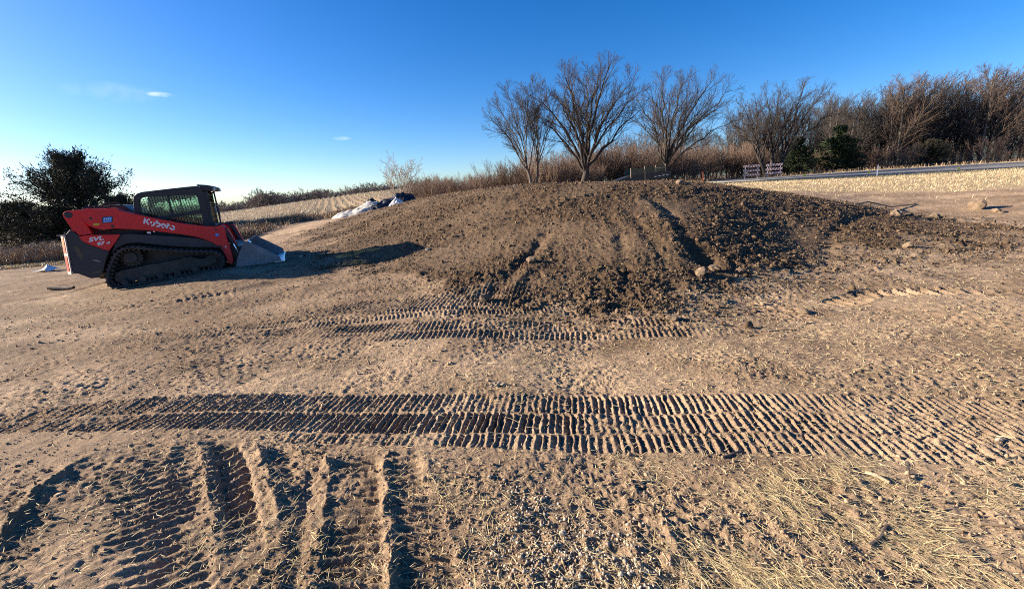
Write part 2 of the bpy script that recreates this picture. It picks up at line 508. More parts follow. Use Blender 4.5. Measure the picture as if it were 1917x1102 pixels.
    g = lug((sA + 0.12 * d0 + 0.012 * noise(x * 6, y * 6, 72)) / 0.10, 0.24)
    hh = hh - between * (0.018 + (1 - g) * 0.042) * fadeB
    hh = hh + np.exp(-np.abs(d0 + 0.025 * noise(x * 9, y * 9, 79)) / 0.022) * 0.022 * fadeB * (0.4 + 0.9 * lug(sA / 0.10, 0.3))
    hh = hh + np.exp(-np.abs(d1 - 0.04 + 0.02 * noise(x * 9, y * 9, 87)) / 0.035) * 0.046 * ss(sB, 0.15, 0.3) * ss(1.5 - sB, 0, 0.5) * (0.7 + 0.9 * noise(x * 8, y * 8, 73) + 0.5 * noise(x * 19, y * 19, 83))
    hh = hh - np.exp(-((d1 - 0.15) / 0.06) ** 2) * 0.025 * ss(sB, 0.15, 0.3) * ss(1.2 - sB, 0, 0.5)
    L2 = [(-1.22, 2.42), (-1.14, 2.26), (-0.95, 1.68), (-0.85, 1.35)]
    L3 = [(-0.90, 2.44), (-0.86, 2.34), (-0.70, 1.88), (-0.57, 1.47), (-0.5, 1.25)]
    L4 = [(-0.58, 2.3), (-0.54, 2.15), (-0.38, 1.75), (-0.24, 1.45), (-0.15, 1.2)]
    d2, s2, _ = line_dist(x, y, L2)
    d3, s3, _ = line_dist(x, y, L3)
    d4, s4, _ = line_dist(x, y, L4)
    b23 = ss(d2, 0.01, 0.05) * ss(-d3, 0.01, 0.05)
    b34 = ss(d3, 0.01, 0.05) * ss(-d4, 0.02, 0.08)
    g = lug((s3 - 0.35 * d3 + 0.012 * noise(x * 6, y * 6, 74)) / 0.062, 0.22)
    m2 = np.clip(0.2 + 1.4 * (0.45 + noise(x * 2.6, y * 2.6, 75)), 0.05, 1.1)
    fade3 = ss(s3, 0.02, 0.2)
    hh = hh - (b23 * 0.030 + b34 * 0.024) * (1 - g) * m2 * fade3
    for dd, a, so in ((d2, 0.022, s2), (d3, 0.020, s3), (d4, 0.010, s4)):
        hh = hh + np.exp(-np.abs(dd + 0.03 * noise(x * 8, y * 8, 84)) / 0.024) * a * 1.05 * ss(so, 0.0, 0.2) * (0.6 + 1.4 * noise(x * 7, y * 7, 76) + 0.6 * noise(x * 18, y * 18, 85))
    hh = hh - np.exp(-((d2 + 0.10) / 0.04) ** 2) * 0.018 * ss(s2, 0.1, 0.3)
    # berms at the left edge
    for pts, a, wd in (([(-2.35, 1.55), (-2.60, 1.83), (-2.74, 2.10), (-2.80, 2.40), (-2.76, 2.62)], 0.055, 0.045), ([(-3.5, 1.95), (-3.2, 2.2), (-2.95, 2.45), (-2.85, 2.68)], 0.03, 0.05), ([(-2.15, 2.25), (-2.3, 2.55), (-2.45, 2.75)], 0.03, 0.05)):
        db, sb, Lb = line_dist(x, y, pts)
        hh = hh + np.exp(-np.abs(db + 0.02 * noise(x * 7, y * 7, 88)) / (wd * 0.75)) * a * ss(sb, 0, 0.2) * ss(Lb - sb, 0, 0.2) * (0.85 + 0.3 * noise(x * 6, y * 6, 77) + 0.3 * noise(x * 15, y * 15, 86))
    torn = (np.abs(noise(x * 16, y * 16, 89)) - 0.2) * 0.012 * ss(-x, 0.1, 0.5) * below * n_ * (0.4 + 0.6 * ss(noise(x * 3, y * 3, 91), -0.2, 0.3))
    h = h + np.where(r < 4.5, hh * 0.88 * below * n_ + torn, 0)
    # churned soil lower centre and right
    churn = ss(x, -0.35, 0.25) * ss(2.05 + 0.02 * x - y, 0.0, 0.35) * (r < 4)
    h = h + churn * (1 - 0.45 * ss(x, 0.5, 1.0)) * (0.024 * (np.abs(noise(x * 4.2, y * 4.2, 80)) - 0.22) + 0.018 * (np.abs(noise(x * 9.5, y * 9.5, 81)) - 0.2) + 0.012 * noise(x * 21, y * 21, 82))
    # ruts and ridges left on the mound by the machine
    mr = np.zeros_like(x)
    for pts, a, wd in (([(-0.45, 5.5), (-0.05, 6.4), (0.35, 7.4), (0.62, 8.3), (0.85, 8.8)], -0.08, 0.12), ([(-0.15, 5.6), (0.2, 6.5), (0.6, 7.4), (0.85, 8.2)], 0.025, 0.14),
                       ([(2.85, 6.25), (2.95, 6.6), (3.0, 6.95)], -0.20, 0.18), ([(2.9, 6.2), (3.05, 7.2), (3.22, 8.12), (3.4, 9.2), (3.36, 10.3)], -0.06, 0.14), ([(2.65, 6.2), (2.8, 7.2), (2.98, 8.2), (3.15, 9.3), (3.1, 10.3)], 0.035, 0.2),
                       ([(1.5, 5.3), (1.7, 6.3), (1.95, 7.4), (2.2, 8.6)], -0.035, 0.12), ([(2.1, 5.3), (2.3, 6.4), (2.45, 7.6), (2.6, 9.0)], -0.03, 0.12),
                       ([(-5.47, 14.2), (-3.8, 13.0), (-2.18, 11.9), (0.18, 11.9)], 0.04, 0.16), ([(-3.53, 10.37), (-1.33, 10.73), (0.68, 10.9)], 0.04, 0.16), ([(-2.0, 9.2), (0.0, 10.09), (2.32, 11.03)], 0.045, 0.14),
                       ([(-1.1, 9.5), (0.63, 10.06), (2.49, 10.7)], 0.035, 0.1), ([(-2.7, 8.4), (-1.1, 8.62), (0.5, 8.7)], 0.04, 0.13), ([(-7.2, 14.8), (-6.0, 15.3), (-2.83, 14.2)], 0.04, 0.16),
                       ([(-9.43, 7.73), (-9.32, 8.92), (-9.3, 10.5)], 0.04, 0.1), ([(-6.0, 12.8), (-3.0, 12.3), (-0.5, 12.7)], 0.03, 0.14), ([(-6.6, 13.6), (-4.5, 11.6), (-2.2, 11.2)], -0.03, 0.15),
                       ([(-5.73, 7.04), (-5.01, 7.34), (-4.5, 8.0), (-3.2, 8.6)], 0.03, 0.12), ([(-14, 19), (-10, 20.5), (-6, 20.8)], 0.05, 0.3), ([(-13, 16), (-9.5, 17.5), (-6.5, 18.0)], 0.05, 0.25),
                       ([(5.2, 6.9), (6.5, 8.6), (8.4, 10.2), (9.8, 10.9)], -0.05, 0.12), ([(3.9, 10.8), (4.9, 11.3), (6.4, 11.9)], 0.05, 0.2), ([(9.0, 10.4), (10.6, 10.6), (12.2, 10.7)], 0.07, 0.15), ([(2.3, 5.0), (2.9, 5.2), (3.35, 4.75), (3.9, 4.35)], 0.04, 0.12)):
        dm, sm, Lm = line_dist(x, y, pts)
        mr = mr + np.exp(-(dm / wd) ** 2) * a * ss(sm, 0, 0.3) * ss(Lm - sm, 0, 0.4) * (0.75 + 0.7 * noise(x * 2.7, y * 2.7, 90))
    h = h + np.where(r < 26, mr, 0)
    # furrows of the mound's far, tracked side
    h = h + mound * (0.014 * noise(x * 1.2 + y * 5.0, y * 1.2 - x * 1.0, 95) * ss(y, 8, 10) + 0.007 * noise(x * 6.5 - y * 1.6, y * 0.7, 96) * ss(x, -1.5, 0.2))
    # old stubble rows in the field
    fld = ss(poly_dist(x, y, FIELD), -1, 3)
    row = lug((x * 0.93 + y * 0.37) / 1.05, 0.25)
    h = h + fld * row * 0.10
    h = h * (1 - 0.8 * roadm)
    # pressed flat under the machine
    mx, my = x + 8.17, y - 8.73
    u, v = mx * 0.906 + my * 0.423, -mx * 0.423 + my * 0.906
    under = ss(u, -0.5, 0.0) * ss(3.5 - u, 0, 0.4) * ss(v, -0.25, 0.05) * ss(2.3 - v, 0, 0.3)
    h = h * (1 - under) - 0.012 * under
    return h, dict(mound=mound, verge=verge, fld=fld, inband=inband, rough=rough, churn=churn, pd=pd, streak=np.clip(mr / 0.04, 0, 1) * (r < 26))


def H(x, y):
    x = np.atleast_1d(np.asarray(x, float))
    y = np.atleast_1d(np.asarray(y, float))
    return base(x, y) + detail(x, y)[0]


def hz(x, y):
    return float(H(x, y)[0])


def bz(x, y):
    return float(base(np.array([x]), np.array([y]))[0])


# ------------------------------------------------------------------ materials
def nodes(name):
    m = bpy.data.materials.new(name)
    m.use_nodes = True
    nt = m.node_tree
    b = nt.nodes["Principled BSDF"]
    return m, nt, b


def tex_noise(nt, scale, detail_=4, rough=0.6, coord="Object"):
    tc = nt.nodes.new("ShaderNodeTexCoord")
    n = nt.nodes.new("ShaderNodeTexNoise")
    n.inputs["Scale"].default_value = scale
    n.inputs["Detail"].default_value = detail_
    n.inputs["Roughness"].default_value = rough
    nt.links.new(tc.outputs[coord], n.inputs["Vector"])
    return n


def ramp(nt, fac, stops):
    r_ = nt.nodes.new("ShaderNodeValToRGB")
    e = r_.color_ramp.elements
    e[0].position, e[0].color = stops[0][0], (*stops[0][1], 1)
    e[1].position, e[1].color = stops[-1][0], (*stops[-1][1], 1)
    for p, c in stops[1:-1]:
        k = e.new(p)
        k.color = (*c, 1)
    nt.links.new(fac, r_.inputs["Fac"])
    return r_.outputs["Color"]


def mat_simple(name, col, rough=0.6, metal=0.0, var=0.25, scale=6.0, dust=0.0, dustcol=(0.20, 0.15, 0.10), bump=0.0, coat=0.0):
    m, nt, b = nodes(name)
    n = tex_noise(nt, scale, 5)
    c = ramp(nt, n.outputs["Fac"], [(0.3, tuple(k * (1 - var) for k in col)), (0.7, tuple(min(1, k * (1 + var)) for k in col))])
    if dust > 0:
        n2 = tex_noise(nt, scale * 0.45, 6, 0.7)
        mr = nt.nodes.new("ShaderNodeMapRange")
        mr.inputs["From Min"].default_value = 0.42
        mr.inputs["From Max"].default_value = 0.75
        mr.inputs["To Max"].default_value = dust
        nt.links.new(n2.outputs["Fac"], mr.inputs["Value"])
        mx = nt.nodes.new("ShaderNodeMixRGB")
        nt.links.new(mr.outputs[0], mx.inputs["Fac"])
        nt.links.new(c, mx.inputs["Color1"])
        mx.inputs["Color2"].default_value = (*dustcol, 1)
        c = mx.outputs["Color"]
        ad = nt.nodes.new("ShaderNodeMath")
        ad.operation = 'ADD'
        ad.use_clamp = True
        nt.links.new(mr.outputs[0], ad.inputs[0])
        ad.inputs[1].default_value = rough
        nt.links.new(ad.outputs[0], b.inputs["Roughness"])
    else:
        b.inputs["Roughness"].default_value = rough
    nt.links.new(c, b.inputs["Base Color"])
    b.inputs["Metallic"].default_value = metal
    if coat:
        b.inputs["Coat Weight"].default_value = coat
    if bump:
        bp = nt.nodes.new("ShaderNodeBump")
        bp.inputs["Strength"].default_value = bump
        bp.inputs["Distance"].default_value = 0.01
        n3 = tex_noise(nt, scale * 5, 4)
        nt.links.new(n3.outputs["Fac"], bp.inputs["Height"])
        nt.links.new(bp.outputs[0], b.inputs["Normal"])
    return m


def mat_island(name, c0, c1, rough=0.85, trans=0.0):
    """per-blade colour between c0 and c1"""
    m, nt, b = nodes(name)
    g = nt.nodes.new("ShaderNodeNewGeometry")
    c = ramp(nt, g.outputs["Random Per Island"], [(0.0, c0), (1.0, c1)])
    nt.links.new(c, b.inputs["Base Color"])
    b.inputs["Roughness"].default_value = rough
    b.inputs["Specular IOR Level"].default_value = 0.2
    return m


def mat_soil(name):
    m, nt, b = nodes(name)
    at = nt.nodes.new("ShaderNodeAttribute")
    at.attribute_name = "soil"
    n1 = tex_noise(nt, 9.0, 8, 0.72)
    n2 = tex_noise(nt, 95.0, 5, 0.7)
    c1 = ramp(nt, n1.outputs["Fac"], [(0.30, (0.70, 0.69, 0.68)), (0.5, (1, 1, 1)), (0.72, (1.22, 1.2, 1.14))])
    c2 = ramp(nt, n2.outputs["Fac"], [(0.32, (0.60, 0.58, 0.56)), (0.5, (1, 1, 1)), (0.70, (1.34, 1.32, 1.24))])
    mu = nt.nodes.new("ShaderNodeMixRGB")
    mu.blend_type = 'MULTIPLY'
    mu.inputs["Fac"].default_value = 1
    nt.links.new(c1, mu.inputs["Color1"])
    nt.links.new(c2, mu.inputs["Color2"])
    mu2 = nt.nodes.new("ShaderNodeMixRGB")
    mu2.blend_type = 'MULTIPLY'
    mu2.inputs["Fac"].default_value = 1
    nt.links.new(at.outputs["Color"], mu2.inputs["Color1"])
    nt.links.new(mu.outputs["Color"], mu2.inputs["Color2"])
    nt.links.new(mu2.outputs["Color"], b.inputs["Base Color"])
    b.inputs["Roughness"].default_value = 0.95
    b.inputs["Specular IOR Level"].default_value = 0.15
    n3 = tex_noise(nt, 38.0, 6, 0.75)
    n4 = tex_noise(nt, 170.0, 3, 0.6)
    bp = nt.nodes.new("ShaderNodeBump")
    bp.inputs["Strength"].default_value = 0.9
    bp.inputs["Distance"].default_value = 0.02
    nt.links.new(n3.outputs["Fac"], bp.inputs["Height"])
    bp2 = nt.nodes.new("ShaderNodeBump")
    bp2.inputs["Strength"].default_value = 0.7
    bp2.inputs["Distance"].default_value = 0.006
    nt.links.new(n4.outputs["Fac"], bp2.inputs["Height"])
    nt.links.new(bp.outputs[0], bp2.inputs["Normal"])
    nt.links.new(bp2.outputs[0], b.inputs["Normal"])
    return m


M_SOIL = mat_soil("soil")
M_ASPHALT = mat_simple("asphalt", (0.21, 0.20, 0.19), 1.0, 0, 0.25, 3.0, bump=0.3)
M_ASPHALT.node_tree.nodes["Principled BSDF"].inputs["Specular IOR Level"].default_value = 0.1
M_CLOD = mat_island("clod_soil", (0.060, 0.039, 0.023), (0.165, 0.112, 0.070), 0.95)
M_CLODTAN = mat_island("dry_clod_soil", (0.20, 0.14, 0.092), (0.34, 0.245, 0.16), 0.95)
M_CRUMB = mat_island("brown_crumb_soil", (0.13, 0.088, 0.056), (0.34, 0.245, 0.16), 0.95)
M_STRAW = mat_island("straw", (0.34, 0.25, 0.13), (0.66, 0.54, 0.32), 0.8)
M_DRYGRASS = mat_island("dry_grass", (0.36, 0.27, 0.13), (0.66, 0.53, 0.30), 0.8)
M_VERGE = mat_island("verge_straw", (0.42, 0.325, 0.185), (0.62, 0.505, 0.325), 0.85)
M_GUARD = mat_simple("guard_paint", (0.30, 0.22, 0.20), 0.5, 0, 0.1, 5)
M_GREENTAN = mat_island("verge_grass", (0.16, 0.17, 0.07), (0.46, 0.40, 0.22), 0.85)
M_WEED = mat_island("brown_weeds", (0.16, 0.105, 0.065), (0.42, 0.31, 0.20), 0.85)
M_STUB = mat_island("stubble", (0.40, 0.33, 0.20), (0.72, 0.62, 0.44), 0.8)
M_STONE = mat_simple("stone", (0.40, 0.33, 0.245), 0.85, 0, 0.35, 14, bump=0.5)

M_RED = mat_simple("red_paint", (0.70, 0.010, 0.012), 0.5, 0, 0.10, 3, dust=0.14, dustcol=(0.20, 0.09, 0.06), coat=0.05)
M_BLACK = mat_simple("black_paint", (0.016, 0.017, 0.022), 0.45, 0, 0.3, 4, dust=0.4, dustcol=(0.10, 0.08, 0.06))
M_DKGREY = mat_simple("dark_plastic", (0.022, 0.024, 0.032), 0.5, 0, 0.25, 4, dust=0.3, dustcol=(0.10, 0.08, 0.065))
M_RUBBER = mat_simple("track_rubber", (0.028, 0.028, 0.03), 0.8, 0, 0.4, 8, dust=0.75, dustcol=(0.13, 0.10, 0.075), bump=0.4)
M_FRAME = mat_simple("dirty_steel", (0.055, 0.05, 0.045), 0.7, 0.2, 0.4, 7, dust=0.9, dustcol=(0.15, 0.115, 0.08), bump=0.3)
M_STEEL = mat_simple("bucket_steel", (0.20, 0.205, 0.22), 0.5, 0.3, 0.2, 3, dust=0.3, dustcol=(0.14, 0.11, 0.09))
M_EDGE = mat_simple("worn_edge_steel", (0.62, 0.63, 0.66), 0.32, 0.85, 0.2, 9)
M_CHROME = mat_simple("chromed_rod", (0.8, 0.8, 0.82), 0.12, 1.0, 0.02, 5)
M_DECAL = mat_simple("decal_white", (0.75, 0.75, 0.75), 0.5, 0, 0.05, 9)
M_BLUE = mat_simple("label_blue", (0.02, 0.22, 0.62), 0.5, 0, 0.1, 9)
M_YELLOW = mat_simple("label_yellow", (0.75, 0.55, 0.03), 0.5, 0, 0.1, 9)
M_REDLENS = mat_simple("red_lens", (0.55, 0.05, 0.05), 0.25, 0, 0.1, 9)
M_WHITE = mat_simple("white_plastic", (0.75, 0.72, 0.70), 0.5, 0, 0.08, 5)
M_SEAT = mat_simple("seat_vinyl", (0.02, 0.02, 0.022), 0.6, 0, 0.3, 6)
M_WOODSTAKE = mat_simple("stake_wood", (0.34, 0.27, 0.19), 0.8, 0, 0.2, 14)
M_OLIVE = mat_simple("olive_boards", (0.055, 0.060, 0.036), 0.75, 0, 0.35, 4)
M_TRBLACK = mat_simple("trailer_black", (0.012, 0.012, 0.014), 0.55, 0, 0.3, 4)
M_STICK = mat_simple("stick_bark", (0.17, 0.12, 0.08), 0.9, 0, 0.4, 20)
M_PALEWOOD = mat_simple("split_wood", (0.36, 0.27, 0.175), 0.85, 0, 0.3, 18)
M_FLAG = mat_simple("flag_yellow", (0.85, 0.72, 0.03), 0.6, 0, 0.05, 9)
M_ORANGE = mat_simple("marker_orange", (0.80, 0.16, 0.06), 0.6, 0, 0.1, 9)
M_BARRED = mat_simple("barricade_red", (0.16, 0.05, 0.05), 0.5, 0, 0.15, 9)
M_BARWHITE = mat_simple("barricade_white", (0.33, 0.33, 0.36), 0.5, 0, 0.1, 9)


def mat_glass(name, col, refl=0.12):
    m = bpy.data.materials.new(name)
    m.use_nodes = True
    nt = m.node_tree
    nt.nodes.clear()
    o = nt.nodes.new("ShaderNodeOutputMaterial")
    t = nt.nodes.new("ShaderNodeBsdfTransparent")
    t.inputs["Color"].default_value = (*col, 1)
    g = nt.nodes.new("ShaderNodeBsdfGlossy")
    g.inputs["Roughness"].default_value = 0.04
    mx = nt.nodes.new("ShaderNodeMixShader")
    mx.inputs["Fac"].default_value = refl
    nt.links.new(t.outputs[0], mx.inputs[1])
    nt.links.new(g.outputs[0], mx.inputs[2])
    nt.links.new(mx.outputs[0], o.inputs["Surface"])
    return m


M_GLASS = mat_glass("tinted_glass", (0.74, 0.89, 0.84), 0.07)


def mat_bark(name, c0, c1, tip=None):
    m, nt, b = nodes(name)
    n = tex_noise(nt, 5.0, 5)
    c = ramp(nt, n.outputs["Fac"], [(0.3, c0), (0.7, c1)])
    nt.links.new(c, b.inputs["Base Color"])
    b.inputs["Roughness"].default_value = 0.9
    b.inputs["Specular IOR Level"].default_value = 0.2
    return m


M_BARK = mat_bark("grey_bark", (0.065, 0.055, 0.047), (0.14, 0.12, 0.10))
M_BARKDARK = mat_bark("dark_bark", (0.030, 0.026, 0.024), (0.068, 0.056, 0.049))
M_TWIG = mat_bark("twig_bark", (0.045, 0.038, 0.034), (0.095, 0.078, 0.068))
M_TWIGRED = mat_bark("budding_twigs", (0.085, 0.062, 0.050), (0.160, 0.112, 0.088))
M_SHOOT = mat_bark("brown_shoots", (0.115, 0.078, 0.060), (0.225, 0.155, 0.118))
M_PALEBARK = mat_bark("pale_bark", (0.26, 0.20, 0.15), (0.42, 0.34, 0.26))
M_FARWOOD = mat_bark("far_wood", (0.15, 0.125, 0.115), (0.23, 0.195, 0.175))
M_CEDAR = mat_island("cedar_sprays", (0.026, 0.030, 0.018), (0.075, 0.070, 0.042), 0.8)
M_PINE = mat_island("pine_sprays", (0.016, 0.026, 0.014), (0.042, 0.060, 0.028), 0.8)

# ------------------------------------------------------------------ ground sheet (one height field, split into its kinds of ground)
def terrain():
    th = np.concatenate([np.linspace(-180, -75, 24)[:-1], np.linspace(-75, -56, 60)[:-1], np.linspace(-56, 56, 780)[:-1], np.linspace(56, 75, 60)[:-1], np.linspace(75, 180, 25)[:-1]])
    # more columns towards the edges of view, where the picture is stretched
    th = np.radians(th)
    rr = np.concatenate([np.array([0.01, 0.25, 0.5, 0.75, 0.95]), np.exp(np.linspace(np.log(1.1), np.log(6.5), 450))[:-1], np.exp(np.linspace(np.log(6.5), np.log(60), 340))[:-1], np.exp(np.linspace(np.log(60), np.log(900), 60))])
    T, Rr = np.meshgrid(th, rr)
    X, Y = Rr * np.sin(T), Rr * np.cos(T)
    x, y = X.ravel(), Y.ravel()
    d, mk = detail(x, y)
    z = base(x, y) + d
    # beyond the site the land falls away gently
    nr, nt_ = len(rr), len(th)
    # soil colour by kind
    tan = np.array([0.285, 0.198, 0.128])
    pale = np.array([0.39, 0.278, 0.182])
    brown = np.array([0.165, 0.110, 0.068])
    dark = np.array([0.082, 0.052, 0.030])
    grass = np.array([0.44, 0.34, 0.195])
    field = np.array([0.25, 0.185, 0.115])
    lowf = ss(noise(x * 0.55, y * 0.8, 101) + 0.5 * noise(x * 1.9, y * 1.9, 102), -0.35, 0.55)
    col = tan * (1 - lowf[:, None]) + pale * lowf[:, None]
    lb = ss(-x, 0.8, 4.0) * ss(y, 3.7, 5.0) * ss(16 - y, 0, 3) * ss(noise(x * 0.6, y * 1.3, 103) + 0.45, -0.3, 0.5)
    col = col * (1 - 0.75 * lb[:, None]) + brown * 0.75 * lb[:, None]
    m = mk["mound"] * (0.80 + 0.20 * mk["rough"])
    dry = ss(noise(x * 0.9, y * 0.9, 105) + 0.4 * noise(x * 3, y * 3, 106), 0.12, 0.6) * 0.25
    dry = np.clip(dry + 0.4 * mk['streak'] * (x < 3.5), 0, 1)
    dk = dark * (1 - dry[:, None]) + brown * dry[:, None]
    col = col * (1 - m[:, None]) + dk * m[:, None]
    dp_ = ss(noise(x * 0.8, y * 1.3, 111) + 0.5 * noise(x * 3.3, y * 3.3, 112), 0.1, 0.7) * (1 - mk['mound']) * 0.55
    col = col * (1 - dp_[:, None]) + brown * dp_[:, None]
    # dark crumbs of spread topsoil around the toe
    sp = ss(mk["pd"], -2.2, -0.1) * ss(noise(x * 3.1, y * 3.1, 107) + 0.5 * noise(x * 8, y * 8, 108), 0.05, 0.5) * (1 - mk["mound"])
    col = col * (1 - 0.6 * sp[:, None]) + dark * 0.6 * sp[:, None]
    v = mk["verge"] * (0.75 + 0.25 * noise(x * 1.1, y * 2.0, 109))
    v = np.clip(v, 0, 1)
    col = col * (1 - v[:, None]) + grass * v[:, None]
    f = mk["fld"]
    col = col * (1 - f[:, None]) + field * f[:, None]
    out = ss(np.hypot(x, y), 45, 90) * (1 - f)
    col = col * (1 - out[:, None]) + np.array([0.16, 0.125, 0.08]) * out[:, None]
    # faces
    i, j = np.meshgrid(np.arange(nr - 1), np.arange(nt_), indexing="ij")
    j2 = (j + 1) % nt_
    F = np.stack([i * nt_ + j, i * nt_ + j2, (i + 1) * nt_ + j2, (i + 1) * nt_ + j], -1).reshape(-1, 4)[:, ::-1]
    cx, cy = x[F].mean(1), y[F].mean(1)
    reg = np.zeros(len(F), int)
    mm = mk["mound"][F].mean(1) > 0.5
    vv = mk["verge"][F].mean(1) > 0.5
    ff = (mk["fld"][F].mean(1) > 0.5)
    wrap = np.abs(x[F].max(1) - x[F].min(1)) > 400
    reg[vv] = 2
    reg[ff] = 3
    reg[mm] = 1
    V = np.stack([x, y, z], 1)
    specs = [("ground", "bare tan soil pad with tracked ruts, straw and crumbs", "ground"),
             ("dirt_mound", "low broad mound of dark freshly spread topsoil", "dirt mound"),
             ("grass_verge", "strip of flattened pale dry grass beside the road", "grass verge"),
             ("stubble_field", "gently rising harvested field with pale stubble rows", "field")]
    for k, (nm, lab, cat) in enumerate(specs):
        ids = np.nonzero(reg == k)[0]
        used, inv = np.unique(F[ids], return_inverse=True)
        vv_, ff_, cc = V[used], inv.reshape(-1, 4), col[used]
        if k == 0:
            me = mesh_np(nm, vv_, ff_, True, [M_SOIL])
        else:
            me = mesh_np(nm, vv_, ff_, True, [M_SOIL])
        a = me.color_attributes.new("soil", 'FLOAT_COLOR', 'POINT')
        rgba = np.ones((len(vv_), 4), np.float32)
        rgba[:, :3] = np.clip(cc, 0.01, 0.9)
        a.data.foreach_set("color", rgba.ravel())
        tag(link(nm, me), lab, cat, None, "structure")


terrain()

# road: asphalt sheet following the ground
def road():
    n, k = 90, 10
    a, b = np.array(ROADN), np.array(ROADF)

    def resample(p):
        s = np.r_[0, np.cumsum(np.hypot(*np.diff(p, axis=0).T))]
        t = np.linspace(0, s[-1], n)
        return np.stack([np.interp(t, s, p[:, 0]), np.interp(t, s, p[:, 1])], 1)
    A, B = resample(a), resample(b)
    g = np.linspace(0, 1, k)
    P = A[:, None] * (1 - g)[None, :, None] + B[:, None] * g[None, :, None]
    P = P.reshape(-1, 2)
    z = base(P[:, 0], P[:, 1]) + 0.07
    top = np.c_[P, z]
    bot = top - [0, 0, 0.3]
    F = []
    for i in range(n - 1):
        for j in range(k - 1):
            F.append([i * k + j, (i + 1) * k + j, (i + 1) * k + j + 1, i * k + j + 1])
    N = len(top)
    for i in range(n - 1):
        F.append([i * k, N + i * k, N + (i + 1) * k, (i + 1) * k])
        F.append([i * k + k - 1, (i + 1) * k + k - 1, N + (i + 1) * k + k - 1, N + i * k + k - 1])
    for j in range(k - 1):
        F.append([j, j + 1, N + j + 1, N + j])
    o = link("road", mesh_np("road", np.vstack([top, bot]), F, False, [M_ASPHALT]))
    tag(o, "grey asphalt road running along the wood, above the dry grass", "road", None, "structure")


road()
# ------------------------------------------------------------------ tracked loader
ML_YAW, ML_PITCH = R(25), R(5.2)
loader = empty("compact_track_loader", (-8.169, 8.730, 0.0), "red and black compact track loader with an enclosed cab and front bucket", "loader", rot=(0, -ML_PITCH, ML_YAW))


def smooth_closed(pts, step):
    """resample a closed outline (Catmull-Rom) at about equal steps"""
    P = [np.array(p, float) for p in pts]
    n = len(P)
    dense = []
    for i in range(n):
        p0, p1, p2, p3 = P[i - 1], P[i], P[(i + 1) % n], P[(i + 2) % n]
        for t in np.linspace(0, 1, 12, endpoint=False):
            dense.append(0.5 * (2 * p1 + (p2 - p0) * t + (2 * p0 - 5 * p1 + 4 * p2 - p3) * t * t + (3 * p1 - p0 - 3 * p2 + p3) * t ** 3))
    D = np.array(dense + [dense[0]])
    s = np.r_[0, np.cumsum(np.hypot(*np.diff(D, axis=0).T))]
    m = int(round(s[-1] / step))
    t = np.linspace(0, s[-1], m, endpoint=False)
    return np.stack([np.interp(t, s, D[:, 0]), np.interp(t, s, D[:, 1])], 1)


TRACK = [(-0.124, 0.172), (-0.070, 0.340), (0.022, 0.500), (0.130, 0.655), (0.24, 0.755), (0.36, 0.805), (0.49, 0.805), (0.64, 0.765), (0.977, 0.655), (1.46, 0.520), (1.80, 0.445), (1.935, 0.370), (2.007, 0.259), (1.999, 0.131), (1.928, 0.03), (1.774, -0.020), (1.366, -0.012), (0.78, -0.012), (0.358, -0.012), (0.086, -0.008), (-0.043, 0.012), (-0.107, 0.078)]
loop = smooth_closed(TRACK, 0.045)
tang = np.roll(loop, -1, 0) - np.roll(loop, 1, 0)
tang /= np.linalg.norm(tang, axis=1)[:, None]
nrm = np.stack([-tang[:, 1], tang[:, 0]], 1)
ctr = loop.mean(0)
if ((loop - ctr) * nrm).sum() < 0:
    nrm = -nrm


def build_track(y0, y1):
    outer, inner = loop - nrm * 0.018, loop - nrm * 0.055
    b = MB().ring([tuple(p) for p in outer], [tuple(p) for p in inner], y0, y1)
    tr = b.build("track", M_RUBBER, loader)
    lugs = MB()
    teeth = MB()
    for i in range(0, len(loop), 2):
        p, t, n = loop[i], tang[i], nrm[i]
        for (ya, yb, sh) in ((y0, (y0 + y1) / 2, 0), ((y0 + y1) / 2, y1, 0.045)):
            q = p + t * sh
            c = [q - t * 0.018 - n * 0.02, q + t * 0.018 - n * 0.02, q + t * 0.012 + n * 0.006, q - t * 0.012 + n * 0.006]
            lugs.prism([tuple(k) for k in c], ya, yb)
        q = p - n * 0.055
        c = [q - t * 0.02, q + t * 0.02, q + t * 0.012 - n * 0.05, q - t * 0.012 - n * 0.05]
        ym = (y0 + y1) / 2
        teeth.prism([tuple(k) for k in c], ym - 0.16, ym - 0.10)
        teeth.prism([tuple(k) for k in c], ym + 0.10, ym + 0.16)
    lugs.build("tread_lugs", M_RUBBER, tr)["kind"] = "stuff"
    teeth.build("drive_lugs", M_FRAME, tr)["kind"] = "stuff"


